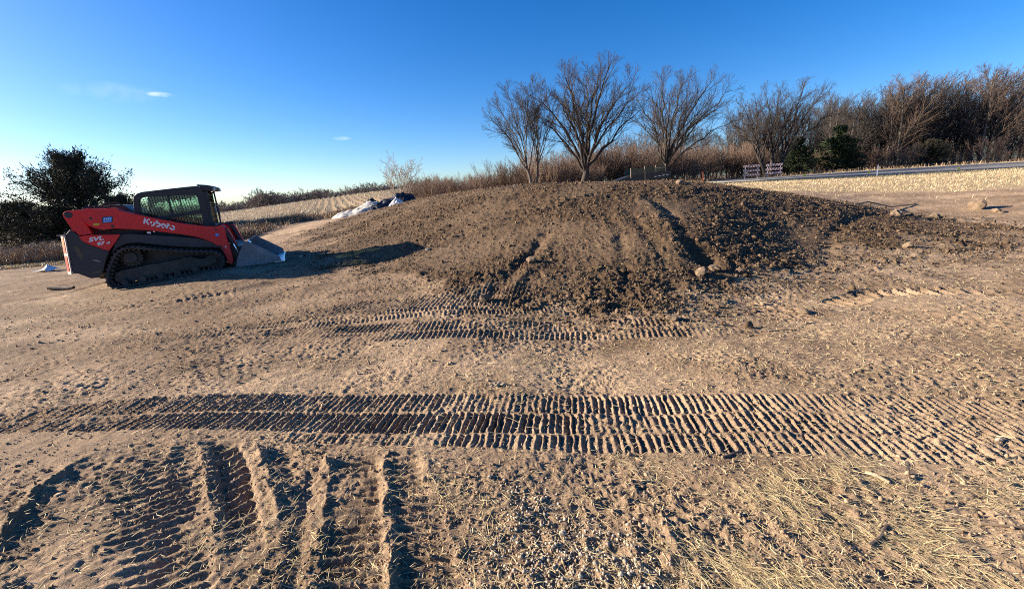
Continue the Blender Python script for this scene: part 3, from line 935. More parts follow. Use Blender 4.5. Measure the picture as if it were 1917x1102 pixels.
def build_undercarriage(y0, y1, face):
    ym = (y0 + y1) / 2
    FR = [(0.003, 0.229), (0.051, 0.304), (0.152, 0.34), (0.584, 0.358), (1.0, 0.357), (1.216, 0.355), (1.26, 0.375), (1.40, 0.372), (1.437, 0.344), (1.512, 0.300), (1.765, 0.262), (1.801, 0.192), (1.76, 0.115), (1.655, 0.097), (1.321, 0.10), (0.784, 0.088), (0.357, 0.085), (0.06, 0.095), (-0.005, 0.144)]
    fr = MB().prism(FR, ym - 0.10, ym + 0.10).build("track_frame", M_FRAME, loader, 0.012)
    MB().prism([(1.24, 0.33), (1.52, 0.285), (1.76, 0.245), (1.80, 0.19), (1.76, 0.13), (1.50, 0.135), (1.22, 0.16)], ym - 0.125, ym - 0.101).build("idler_arm", M_FRAME, fr, 0.006)
    w = MB()
    w.cyl((1.79, 0.195), 0.165, ym - 0.07, ym + 0.07, 28)
    idl = w.build("idler_wheel", M_FRAME, loader, 0.01)
    MB().cyl((1.79, 0.195), 0.055, ym - 0.14, ym + 0.14, 16).build("hub", M_FRAME, idl, 0.005)
    # sprocket with teeth
    c = np.array((0.385, 0.568))
    pts = []
    nt_ = 17
    for k in range(nt_ * 4):
        a = 2 * math.pi * k / (nt_ * 4)
        rr_ = 0.196 if k % 4 in (0, 1) else 0.166
        pts.append((c[0] + rr_ * math.cos(a), c[1] + rr_ * math.sin(a)))
    sp = MB().prism(pts, ym - 0.03, ym + 0.03).build("drive_sprocket", M_FRAME, loader)
    MB().cyl(tuple(c), 0.112, ym - 0.11, ym - 0.031, 24, None).build("motor_cap", M_FRAME, sp, 0.012)
    bolts = MB()
    for k in range(8):
        a = 2 * math.pi * k / 8
        bolts.cyl((c[0] + 0.138 * math.cos(a), c[1] + 0.138 * math.sin(a)), 0.012, ym - 0.045, ym - 0.031, 6)
    bolts.build("bolts", M_FRAME, sp)["kind"] = "stuff"
    for k in range(5):
        x = 0.16 + k * 0.31
        MB().cyl((x, 0.10), 0.062, ym - 0.19, ym + 0.19, 16).build("track_roller", M_FRAME, loader, 0.006)


build_track(0.0, 0.45)
build_track(1.50, 1.95)
build_undercarriage(0.0, 0.45, -1)
build_undercarriage(1.50, 1.95, 1)

# body between the tracks, fenders, tail
MB().box(-0.35, 1.98, 0.47, 1.48, 0.22, 0.98).build("chassis", M_BLACK, loader, 0.02)
FENDER = [(0.300, 1.056), (0.495, 1.053), (0.748, 0.985), (1.005, 0.915), (1.272, 0.845), (1.60, 0.745), (1.93, 0.60), (2.0, 0.50), (1.97, 0.45), (1.80, 0.50), (1.46, 0.565), (0.98, 0.70), (0.60, 0.835), (0.40, 0.86), (0.22, 0.80), (0.08, 0.68)]
for y0, y1 in ((0.17, 0.46), (1.49, 1.78)):
    MB().prism(FENDER, y0, y1).build("fender", M_DKGREY, loader, 0.012)
TAIL = [(-0.46, 1.212), (-0.36, 1.30), (-0.266, 1.148), (-0.232, 1.012), (-0.070, 0.874), (0.092, 0.766), (-0.030, 0.575), (-0.150, 0.346), (-0.235, 0.279), (-0.365, 0.292), (-0.524, 0.43), (-0.60, 0.451)]
tail = MB().prism(TAIL, 0.14, 1.81).build("tail_body", M_DKGREY, loader, 0.012)
MB().prism([(-0.235, 0.66), (-0.155, 0.645), (-0.09, 0.60), (-0.10, 0.578), (-0.16, 0.60)], 0.128, 0.139).build("side_trim", M_STEEL, tail)
MB().prism([(-0.43, 0.96), (-0.37, 0.99), (-0.34, 0.93), (-0.35, 0.85), (-0.33, 0.77), (-0.36, 0.68), (-0.40, 0.74), (-0.42, 0.80), (-0.395, 0.86)], 0.1375, 0.139).build("mud_splash", mat_simple("dried_mud", (0.10, 0.085, 0.055), 0.95, 0, 0.3, 20), tail)
MB().prism([(-0.30, 0.385), (-0.20, 0.37), (-0.15, 0.40), (-0.19, 0.425), (-0.31, 0.42)], 0.1375, 0.139).build("mud_splash", bpy.data.materials["dried_mud"], tail)
# rear guard: angled corner posts with red lamps
gm = MB()


def guard_panel(b, u0, u1, v0, v1, t):
    """panel on the chamfered rear corner; u 0 (side) .. 1 (rear), v 0 (bottom) .. 1 (top)"""
    def pt(u, v, o):
        x = -0.595 + (0.135 * v) - 0.13 * u
        y = 0.135 + 0.20 * u
        z = 0.455 + 0.755 * v
        return (x - o * 0.83, y - o * 0.56, z)
    q = [pt(u0, v0, t), pt(u1, v0, t), pt(u1, v1, t), pt(u0, v1, t), pt(u0, v0, 0), pt(u1, v0, 0), pt(u1, v1, 0), pt(u0, v1, 0)]
    b.add(q, [(0, 1, 2, 3), (7, 6, 5, 4), (0, 4, 5, 1), (1, 5, 6, 2), (2, 6, 7, 3), (3, 7, 4, 0)])


guard_panel(gm, -0.02, 1.0, -0.03, 1.0, 0.02)
guard = gm.build("rear_guard", M_GUARD, loader, 0.004)
for v0, v1 in ((0.06, 0.46), (0.54, 0.94)):
    b = MB()
    guard_panel(b, 0.26, 0.80, v0, v1, 0.028)
    b.build("tail_light", M_REDLENS, guard)
MB().box(-0.60, -0.46, 0.15, 0.36, 1.205, 1.225).build("guard_cap", M_GUARD, guard, 0.004)
MB().prism([(-0.84, 0.47), (-0.62, 0.47), (-0.49, 1.2), (-0.70, 1.2)], 0.55, 1.40).build("rear_door", M_BLACK, loader, 0.02)
# hood behind the cab
MB().prism([(-0.30, 1.10), (-0.30, 1.56), (-0.22, 1.61), (0.0, 1.625), (0.12, 1.625), (0.16, 1.66), (0.27, 1.68), (0.45, 1.645), (0.54, 1.57), (0.66, 1.45), (0.66, 1.0)], 0.50, 1.45).build("engine_hood", M_BLACK, loader, 0.02)
ho = MB()
for k in range(3):
    pts = [(-0.25 + 0.02 * k, 0.44 + 0.03 * k, 1.50), (-0.15, 0.43 + 0.03 * k, 1.66 + 0.015 * k), (0.05, 0.42 + 0.03 * k, 1.685 + 0.01 * k), (0.22, 0.42 + 0.03 * k, 1.60)]
    ho.tube(pts, 0.014, 6)
    pts = [(0.10, 0.42 + 0.03 * k, 1.60), (0.22, 0.42 + 0.03 * k, 1.71 + 0.012 * k), (0.42, 0.42 + 0.03 * k, 1.70), (0.56, 0.44, 1.56)]
    ho.tube(pts, 0.014, 6)
ho.build("hydraulic_hoses", M_RUBBER, loader)["kind"] = "stuff"
MB().prism([(-0.275, 1.143), (-0.09, 1.139), (0.37, 1.062), (0.25, 0.930), (0.092, 0.772), (-0.066, 0.882), (-0.228, 1.018)], 0.115, 0.139).build("side_badge_panel", M_RED, loader, 0.004)

ARM = [(-0.121, 1.642), (0.036, 1.645), (0.276, 1.60), (0.319, 1.607), (0.40, 1.60), (0.468, 1.575), (0.529, 1.522), (0.713, 1.428), (1.002, 1.293), (1.38, 1.125), (1.647, 1.028), (1.85, 0.965), (2.044, 0.928), (2.10, 0.937), (2.145, 0.925), (2.177, 0.879), (2.168, 0.769), (2.156, 0.605), (2.165, 0.417), (2.16, 0.233), (2.14, 0.10), (2.09, 0.06), (2.034, 0.089), (2.035, 0.221), (2.02, 0.343), (1.975, 0.468), (1.861, 0.608), (1.709, 0.721), (1.525, 0.814), (1.287, 0.905), (0.925, 1.032), (0.546, 1.140), (0.297, 1.200), (0.139, 1.199), (0.016, 1.255), (-0.055, 1.325), (-0.10, 1.42)]
TOWER = [(-0.385, 1.56), (-0.382, 1.60), (-0.360, 1.632), (-0.325, 1.650), (-0.27, 1.655), (-0.128, 1.646), (-0.112, 1.42), (-0.09, 1.29), (-0.069, 1.153), (-0.268, 1.157), (-0.342, 1.318)]


def build_arm(y0, y1, face):
    """face: y of the visible outer face side (-1 towards -y)"""
    arm = MB().prism(ARM, y0, y1).build("loader_arm", M_RED, loader, 0.008)
    MB().prism(TOWER, y0 + 0.035, y1 - 0.005).build("arm_rear_link", M_RED, arm, 0.008)
    yo = y0 - 0.004 if face < 0 else y1 - 0.02
    for (c, r_) in (((-0.30, 1.575), 0.062), ((0.018, 1.455), 0.026), ((0.30, 1.245), 0.028)):
        MB().cyl(c, r_, yo + (0.03 if c[0] < -0.2 else 0.0), yo + 0.06, 20).build("pivot_pin", M_BLACK, arm, 0.004)
    h = MB()
    h.prism([(1.952, 0.515), (2.01, 0.505), (2.035, 0.47), (1.995, 0.445)], yo, yo + 0.02)
    h.prism([(2.005, 0.44), (2.035, 0.455), (2.05, 0.40), (2.035, 0.385)], yo, yo + 0.02)
    h.build("slot_shade_plate", M_BLACK, arm)  # black plates on the arm face, coloured as the shade inside slots
    MB().cyl((2.092, 0.458), 0.016, yo - 0.012, yo + 0.01, 12).build("grease_cap", M_WHITE, arm)
    MB().cyl((2.01, 0.86), 0.018, yo, yo + 0.01, 12).build("hole_shade_disc", M_BLACK, arm)  # black disc set proud; its colour gives the shade of a hole
    return arm


arm_near = build_arm(0.12, 0.26, -1)
arm_far = build_arm(1.69, 1.83, 1)
MB().box(-0.36, -0.22, 0.262, 1.688, 1.30, 1.42).build("arm_cross_tube", M_RED, loader, 0.01)
MB().box(0.02, 0.30, 0.262, 0.36, 1.18, 1.28).build("arm_bracket", M_BLACK, loader, 0.01)

# front: tilt cylinders, coupler
for ya, yb in ((0.30, 0.42), (1.53, 1.65)):
    MB().prism([(2.06, 0.90), (2.15, 0.925), (2.21, 0.84), (2.285, 0.50), (2.30, 0.36), (2.24, 0.36), (2.20, 0.48), (2.12, 0.76)], ya, yb).build("tilt_link", M_RED, loader, 0.006)
    ym = (ya + yb) / 2 - 0.11
    MB().tube([(2.14, ym, 0.86), (2.23, ym, 0.48)], 0.038, 12).build("tilt_cylinder", M_BLACK, loader)
    MB().tube([(2.23, ym, 0.48), (2.285, ym, 0.24)], 0.02, 10).build("cylinder_rod", M_CHROME, loader)
MB().prism([(2.02, 0.02), (2.06, 0.42), (2.20, 0.52), (2.33, 0.40), (2.36, 0.30), (2.17, -0.03)], 0.28, 1.67).build("quick_coupler", M_BLACK, loader, 0.015)
MB().tube([(2.02, 0.30, 0.92), (2.10, 0.34, 0.98), (2.22, 0.36, 0.95), (2.30, 0.38, 0.80)], 0.018, 8).build("front_hose", M_RUBBER, loader)
MB().box(2.10, 2.26, 1.02, 1.22, 0.90, 0.97).build("front_work_light", M_BLACK, loader, 0.01)

# cab
CAB_OUT = [(0.615, 1.05), (0.618, 1.40), (0.690, 1.715), (0.72, 1.78), (0.79, 1.831), (0.88, 1.853), (1.30, 1.852), (1.70, 1.846), (1.88, 1.838), (1.95, 1.80), (1.955, 1.66), (1.935, 1.35), (1.905, 1.15), (1.872, 0.92)]
CAB_IN = [(0.755, 1.05), (0.755, 1.40), (0.775, 1.63), (0.80, 1.70), (0.85, 1.735), (0.92, 1.745), (1.25, 1.715), (1.60, 1.680), (1.74, 1.665), (1.80, 1.64), (1.815, 1.58), (1.79, 1.33), (1.775, 1.15), (1.755, 0.98)]
cab = MB().ring(CAB_OUT, CAB_IN, 0.45, 0.52, closed=False).build("cab", M_BLACK, loader, 0.012)
MB().ring(CAB_OUT, CAB_IN, 1.43, 1.50, closed=False).build("cab_side_frame", M_BLACK, cab, 0.012)
for y in (0.462, 1.442):
    b = MB()
    b.prism([(0.74, 1.305), (1.80, 1.335), (1.785, 1.255), (0.74, 1.235)], y, y + 0.045)
    b.build("window_rail", M_BLACK, cab, 0.005)
    g = MB()
    for k in range(1, 22):
        x = 0.76 + k * 0.0485
        zt = 1.745 - 0.095 * (x - 0.92) if x > 0.9 else 1.66 + (x - 0.76) * 0.5
        g.box(x - 0.0032, x + 0.0032, y + 0.01, y + 0.019, 1.0, zt)
    for k in range(15):
        z = 1.02 + k * 0.0485
        g.box(0.755, 1.80, y + 0.0195, y + 0.0285, z - 0.0032, z + 0.0032)
    g.build("window_guard_mesh", M_BLACK, cab)["kind"] = "stuff"
    MB().prism(CAB_IN, y + 0.031, y + 0.036).build("side_window", M_GLASS, cab)
    MB().box(1.262, 1.295, y + 0.004, y + 0.03, 1.30, 1.72, Matrix.Translation((1.278, 0, 1.5)) @ Matrix.Rotation(R(5), 4, 'Y') @ Matrix.Translation((-1.278, 0, -1.5))).build("window_divider", M_BLACK, cab)
MB().prism([(0.73, 1.79), (0.80, 1.838), (0.88, 1.858), (1.88, 1.843), (1.95, 1.81), (1.95, 1.765), (0.80, 1.765)], 0.521, 1.429).build("cab_roof", M_BLACK, cab, 0.012)
MB().prism([(1.86, 1.862), (1.90, 1.868), (2.06, 1.835), (2.15, 1.785), (2.155, 1.73), (2.10, 1.700), (1.97, 1.72), (1.955, 1.78)], 0.46, 1.49).build("roof_visor", M_BLACK, cab, 0.012)
for y in (0.55, 1.32):
    MB().box(2.085, 2.165, y, y + 0.12, 1.70, 1.765).build("roof_light", M_WHITE, cab, 0.006)
MB().box(1.90, 1.925, 0.452, 0.468, 1.795, 1.822).build("cab_bolt", M_WHITE, cab)
MB().ring([(0.62, 1.05), (0.70, 1.765), (0.72, 1.765), (0.64, 1.05)], [(0.615, 1.05), (0.69, 1.765), (0.69, 1.765), (0.615, 1.05)], 0.521, 1.429).build("rear_panel", M_BLACK, cab) if False else None
for ya, yb in ((0.521, 0.62), (1.33, 1.429)):
    MB().prism([(0.64, 1.02), (0.715, 1.76), (0.76, 1.76), (0.69, 1.02)], ya, yb).build("rear_pillar", M_BLACK, cab, 0.006)
MB().prism([(0.64, 1.02), (0.672, 1.33), (0.72, 1.33), (0.69, 1.02)], 0.621, 1.329).build("rear_panel", M_BLACK, cab, 0.006)
# dark strip with a scalloped lower edge along the far window
sc_ = [(0.80, 1.76)] + [(0.80 + 0.0125 * k, 1.655 - 0.05 * abs(math.sin(k * 0.36)) - 0.02 * math.sin(k * 0.9)) for k in range(0, 66)] + [(1.62, 1.76)]
MB().prism(sc_, 1.36, 1.38).build("scalloped_strip", M_SEAT, cab)
# front door frame and pillars
MB().prism([(1.87, 0.92), (1.955, 1.70), (2.03, 1.71), (1.95, 0.92)], 0.47, 0.50).build("door_edge", M_BLACK, cab, 0.005)
MB().ring([(1.865, 0.925), (1.96, 1.71), (2.03, 1.715), (1.965, 0.90)], [(1.90, 0.96), (1.975, 1.67), (1.995, 1.67), (1.935, 0.94)], 1.40, 1.44).build("door_post", M_BLACK, cab, 0.004)
MB().prism([(1.90, 0.90), (1.97, 1.66), (1.985, 1.66), (1.915, 0.90)], 0.53, 1.39).build("front_window", M_GLASS, cab)
seat = MB().box(0.98, 1.42, 0.72, 1.22, 0.98, 1.10).build("operator_seat", M_SEAT, cab, 0.03)
MB().box(0.92, 1.03, 0.74, 1.20, 1.08, 1.52, Matrix.Translation((1, 0, 1.1)) @ Matrix.Rotation(R(-8), 4, 'Y') @ Matrix.Translation((-1, 0, -1.1))).build("seat_back", M_SEAT, seat, 0.03)
for y in (0.66, 1.24):
    MB().tube([(1.30, y, 1.0), (1.42, y, 1.15), (1.46, y, 1.26)], [0.035, 0.03, 0.02], 8).build("joystick", M_SEAT, cab)
MB().tube([(1.0, 0.62, 1.42), (1.30, 0.62, 1.30), (1.52, 0.64, 1.18), (1.55, 0.9, 1.17), (1.52, 1.28, 1.18)], 0.022, 8).build("lap_bar", M_SEAT, cab)
MB().box(1.60, 1.78, 0.56, 0.80, 1.0, 1.17).build("dashboard_pod", M_SEAT, cab, 0.02)
# grab rail and mirror
MB().tube([(2.02, 0.50, 1.39), (2.06, 0.50, 1.42), (2.10, 0.50, 1.415), (2.13, 0.50, 1.36), (2.12, 0.50, 1.18), (2.075, 0.50, 0.93)], 0.012, 8).build("grab_rail", M_BLACK, loader)
MB().box(2.035, 2.06, 0.60, 0.70, 1.22, 1.36).build("mirror", M_STEEL, loader, 0.006)

# lettering and labels on the arm and side panel
def stroke_text(b, strokes, org, ang, size, w, y0, y1, shear=0.0):
    ca, sa = math.cos(ang), math.sin(ang)
    for s_ in strokes:
        pts = []
        for (u, v) in s_:
            u2 = u + shear * v
            pts.append((org[0] + size * (u2 * ca - v * sa), org[1] + size * (u2 * sa + v * ca)))
        b.strip(pts, w, y0, y1)


def arc(cx, cy, rx, ry, a0, a1, n=12):
    return [(cx + rx * math.cos(R(a0 + (a1 - a0) * k / n)), cy + ry * math.sin(R(a0 + (a1 - a0) * k / n))) for k in range(n + 1)]


lt = MB()
logo = [[(0.0, 0.0), (0.0, 1.0)], [(0.62, 1.0), (0.22, 0.52), (0.66, 0.0)],                      # K
        [(0.92, 0.66), (0.92, 0.30)], arc(1.12, 0.24, 0.26, 0.24, 250, 360) + [(1.38, 0.66)],     # u
        [(1.68, 1.0), (1.68, 0.42)], arc(1.92, 0.33, 0.25, 0.31, 150, -130),                      # b
        arc(2.68, 0.33, 0.28, 0.31, 200, -20), arc(2.68, 0.33, 0.28, 0.31, 235, 300, 6),          # o
        [(3.28, 0.95), (3.20, 0.0)], [(3.22, 0.62), (3.58, 0.62)],                                # t
        arc(3.98, 0.33, 0.27, 0.31, 120, -60, 12) + [(4.24, 0.0)], arc(3.94, 0.22, 0.24, 0.2, 170, 300, 8), [(4.24, 0.06), (4.24, 0.45)]]  # a
stroke_text(lt, logo, (0.815, 1.205), R(-25.2), 0.119, 0.029, 0.1155, 0.1195)
lt.build("brand_lettering", M_DECAL, arm_near)


def font_mesh(name, body, size, org, shear, sx, mat, parent, y):
    cu_ = bpy.data.curves.new(name, 'FONT')
    cu_.body = body
    cu_.size = size
    cu_.shear = shear
    cu_.offset = 0.0035
    cu_.extrude = 0.001
    tmp = bpy.data.objects.new(name + "_tmp", cu_)
    COL.objects.link(tmp)
    dg = bpy.context.evaluated_depsgraph_get()
    me = bpy.data.meshes.new_from_object(tmp.evaluated_get(dg))
    bpy.data.objects.remove(tmp)
    me.materials.clear()
    me.materials.append(mat)
    for v in me.vertices:
        v.co = Vector((org[0] + v.co.x * sx, y - v.co.z, org[1] + v.co.y))
    return link(name, me, parent)


panel = bpy.data.objects["side_badge_panel"]
font_mesh("model_lettering", "SVL", 0.112, (-0.155, 1.010), 0.35, 1.35, M_DECAL, panel, 0.112)
font_mesh("model_lettering", "97", 0.088, (-0.055, 0.912), 0.35, 1.30, M_DECAL, panel, 0.112)
font_mesh("model_lettering", "-2", 0.052, (0.098, 0.918), 0.3, 1.3, M_DECAL, panel, 0.112)
MB().prism([(0.160, 1.330), (0.200, 1.447), (0.366, 1.440), (0.332, 1.322)], 0.1165, 0.1195).build("warning_label_border", M_BLACK, arm_near)
lb = MB().prism([(0.178, 1.340), (0.212, 1.437), (0.352, 1.430), (0.320, 1.334)], 0.1145, 0.1164).build("blue_label", M_BLUE, arm_near)
b = MB()
b.prism([(0.190, 1.352), (0.193, 1.360), (0.305, 1.354), (0.302, 1.346)], 0.1135, 0.1144)
b.prism([(0.207, 1.378), (0.222, 1.424), (0.232, 1.424), (0.217, 1.378)], 0.1135, 0.1144)
for k in range(3):
    x = 0.240 + k * 0.030
    b.prism([(x, 1.390 - 0.001 * k), (x + 0.008, 1.412), (x + 0.028, 1.410), (x + 0.020, 1.388)], 0.1135, 0.1144)
b.build("label_print", M_DECAL, lb)
yl_ = MB().prism([(0.012, 1.316), (0.034, 1.350), (0.117, 1.334), (0.094, 1.296)], 0.1155, 0.1195).build("yellow_label", M_YELLOW, arm_near)
MB().prism([(0.040, 1.323), (0.046, 1.333), (0.098, 1.322), (0.092, 1.311)], 0.1145, 0.1154).build("label_print", M_BLACK, yl_)
bl = MB().cyl((2.002, 0.744), 0.036, 0.1155, 0.1195, 24).build("round_blue_label", M_BLUE, arm_near)
MB().prism([(1.992, 0.736), (1.998, 0.75), (1.990, 0.762), (2.003, 0.757), (2.014, 0.762), (2.008, 0.748), (2.014, 0.734), (2.002, 0.741)], 0.1142, 0.1154).build("label_print", M_DECAL, bl)
MB().box(0.955, 1.02, 0.155, 0.169, 1.03, 1.065, None).build("fender_sticker", M_DECAL, loader) if False else None
MB().prism([(0.79, 1.00), (0.80, 1.035), (0.865, 1.018), (0.855, 0.985)], 0.163, 0.169).build("fender_sticker", M_DECAL, loader)
MB().prism([(0.895, 1.01), (0.905, 1.037), (0.94, 1.028), (0.93, 1.0)], 0.163, 0.169).build("fender_sticker", M_DECAL, loader)

# bucket
SIDE = [(2.165, -0.050), (2.26, 0.16), (2.345, 0.30), (2.432, 0.433), (2.47, 0.468), (2.542, 0.509), (2.60, 0.456), (2.70, 0.375), (2.83, 0.27), (2.96, 0.155), (3.086, 0.045), (3.10, -0.060), (2.6, -0.064)]
bucket = MB().prism([(2.16, -0.068), (3.02, -0.082), (3.02, -0.058), (2.19, -0.048), (2.285, 0.16), (2.37, 0.30), (2.455, 0.425), (2.555, 0.492), (2.545, 0.512), (2.46, 0.468), (2.425, 0.435), (2.338, 0.305), (2.25, 0.165)], -0.005, 1.955).build("bucket", M_STEEL, loader, 0.004)
for ya, yb, yo in ((-0.03, -0.006, -0.045), (1.956, 1.98, 1.981)):
    sp = MB().prism(SIDE, ya, yb).build("bucket_side", M_STEEL, bucket, 0.003)
    MB().prism([(2.395, 0.385), (2.468, 0.466), (2.542, 0.507), (2.60, 0.453), (2.70, 0.372), (2.83, 0.267), (2.96, 0.152), (3.084, 0.042), (3.098, -0.058), (2.975, -0.060), (2.94, 0.0), (2.87, 0.062), (2.74, 0.175), (2.60, 0.27)], yo, yo + 0.0145).build("side_rib", M_STEEL, sp, 0.002)
MB().prism([(2.945, -0.092), (3.165, -0.098), (3.165, -0.088), (3.12, -0.055), (2.945, -0.056)], -0.03, 1.98).build("cutting_edge", M_EDGE, bucket, 0.002)
MB().prism([(2.47, 0.466), (2.55, 0.512), (2.60, 0.455), (2.585, 0.445), (2.545, 0.485), (2.485, 0.45)], -0.004, 0.25).build("corner_gusset", M_EDGE, bucket)
for k in range(3):
    MB().box(2.22, 2.36, 0.45 + 0.5 * k, 0.50 + 0.5 * k, 0.05, 0.30).build("mount_rib", M_BLACK, bucket, 0.004)

# ------------------------------------------------------------------ trees
def tubes_mesh(name, segs, sides, mat, slot_smooth=True):
    P0 = np.array([s[0] for s in segs])
    P1 = np.array([s[1] for s in segs])
    R0 = np.array([s[2] for s in segs])
    R1 = np.array([s[3] for s in segs])
    D = P1 - P0
    D /= np.linalg.norm(D, axis=1)[:, None] + 1e-9
    ref = np.where(np.abs(D[:, 2:3]) > 0.9, np.array([[1.0, 0, 0]]), np.array([[0, 0, 1.0]]))
    A = np.cross(D, ref)
    A /= np.linalg.norm(A, axis=1)[:, None] + 1e-9
    B = np.cross(D, A)
    ang = 2 * np.pi * np.arange(sides) / sides
    off = A[:, None] * np.cos(ang)[None, :, None] + B[:, None] * np.sin(ang)[None, :, None]
    V0 = P0[:, None] + off * R0[:, None, None]
    V1 = P1[:, None] + off * R1[:, None, None]
    V = np.concatenate([V0, V1], 1).reshape(-1, 3)
    k = np.arange(sides)
    q = np.stack([k, (k + 1) % sides, sides + (k + 1) % sides, sides + k], 1)
    F = (np.arange(len(segs))[:, None, None] * 2 * sides + q[None]).reshape(-1, 4)
    return mesh_np(name, V, F, slot_smooth, [mat])


def unit(v):
    return v / (np.linalg.norm(v) + 1e-9)


def rot_about(v, k, a):
    return v * math.cos(a) + np.cross(k, v) * math.sin(a) + k * np.dot(k, v) * (1 - math.cos(a))


def grow(rg, p, d, L, r, level, spec, out):
    """spec per level: (segments, wiggle, up-pull, children per branch, child angle range, child length ratio, start fraction)"""
    ns, wig, upp, nch, angs, lr, t0 = spec[level][:7]
    last = level == len(spec) - 1
    step = L / ns
    pts, dirs = [p], [d]
    lean = spec[0][7] if len(spec[0]) > 7 else np.zeros(3)
    for i in range(ns):
        d = unit(d + rg.normal(0, wig, 3) + np.array([0, 0, upp]) + lean * (0.3 if level else 0.08))
        p = p + d * step
        pts.append(p)
        dirs.append(d)
    rtip = r * (0.35 if not last else 0.3)
    rad = [r + (rtip - r) * (i / ns) for i in range(ns + 1)]
    for i in range(ns):
        out[level].append((pts[i], pts[i + 1], rad[i], rad[i + 1]))
    if last:
        return
    n = nch if isinstance(nch, int) else rg.integers(nch[0], nch[1] + 1)
    az0 = rg.uniform(0, 6.28)
    for c in range(n):
        t = t0 + (1 - t0) * (c + rg.uniform(0.1, 0.9)) / n
        i = min(int(t * ns), ns - 1)
        f = t * ns - i
        q = pts[i] * (1 - f) + pts[i + 1] * f
        dd = dirs[i + 1]
        perp = unit(np.cross(dd, unit(rg.normal(0, 1, 3))))
        perp = rot_about(unit(np.cross(dd, np.array([0.3, 0.1, 1.0]))), dd, az0 + c * 2.4 + rg.uniform(-0.5, 0.5))
        a = R(rg.uniform(*angs))
        nd = unit(dd * math.cos(a) + perp * math.sin(a))
        rr_ = (rad[i] * (1 - f) + rad[i + 1] * f) * rg.uniform(0.45, 0.7)
        grow(rg, q, nd, L * lr * rg.uniform(0.65, 1.15) * (1.15 - 0.55 * (t - t0) / (1 - t0 + 1e-6)), max(rr_, 0.004), level + 1, spec, out)


def tree_meshes(seed, h, spec, r, mats, starts=None, sides=(7, 5, 3, 3, 3), split=2, twig_min=0.006):
    rg = np.random.default_rng(seed)
    out = [[] for _ in spec]
    for (p, d, Ls, rs) in (starts or [((0, 0, -0.1), (0, 0, 1), 1.0, 1.0)]):
        grow(rg, np.array(p, float), unit(np.array(d, float)), h * Ls, r * rs, 0, spec, out)
    k0, k1 = spec[0][0], spec[1][0]
    hero = len(spec) == 5 or len(out[0]) == 4 * 5
    if hero:
        trunk = [tubes_mesh("trunk", out[0][i:i + k0], sides[0], mats[0]) for i in range(0, len(out[0]), k0)]
        limbs = [tubes_mesh("limb", out[1][i:i + k1], sides[1], mats[1]) for i in range(0, len(out[1]), k1)]
    else:
        trunk = [tubes_mesh("trunk", out[0], sides[0], mats[0])]
        limbs = [tubes_mesh("limb", out[1], sides[1], mats[1])]
    tw = []
    for lv in range(2, len(spec)):
        tw += [(a, b, max(c, twig_min), max(d, twig_min * 0.7)) for a, b, c, d in out[lv]]
    crown = tubes_mesh("crown", tw, 3, mats[2], False)
    return trunk, limbs, crown, out


def make_tree(name, label, cat, loc, meshes, group=None, rz=0.0, s=(1, 1, 1)):
    e = empty(name, loc, label, cat, group, (0, 0, rz))
    e.scale = s
    for k, ms in enumerate(meshes[:2]):
        for m in ms:
            o = link(("trunk", "limb")[k], m, e)
            if len(ms) == 1 and (k == 1 or name == "bare_shrub"):
                o["kind"] = "stuff"
    link("crown", meshes[2], e)["kind"] = "stuff"
    return e


def copy_tree(root, loc, rz, s, label=None):
    c = root.copy()
    COL.objects.link(c)
    c.location, c.rotation_euler, c.scale = loc, (0, 0, rz), s
    if label:
        c["label"] = label
    for ch in root.children:
        k = ch.copy()
        COL.objects.link(k)
        k.parent = c
    return c


GR = np.array([0.10, 0.0, 0.0])
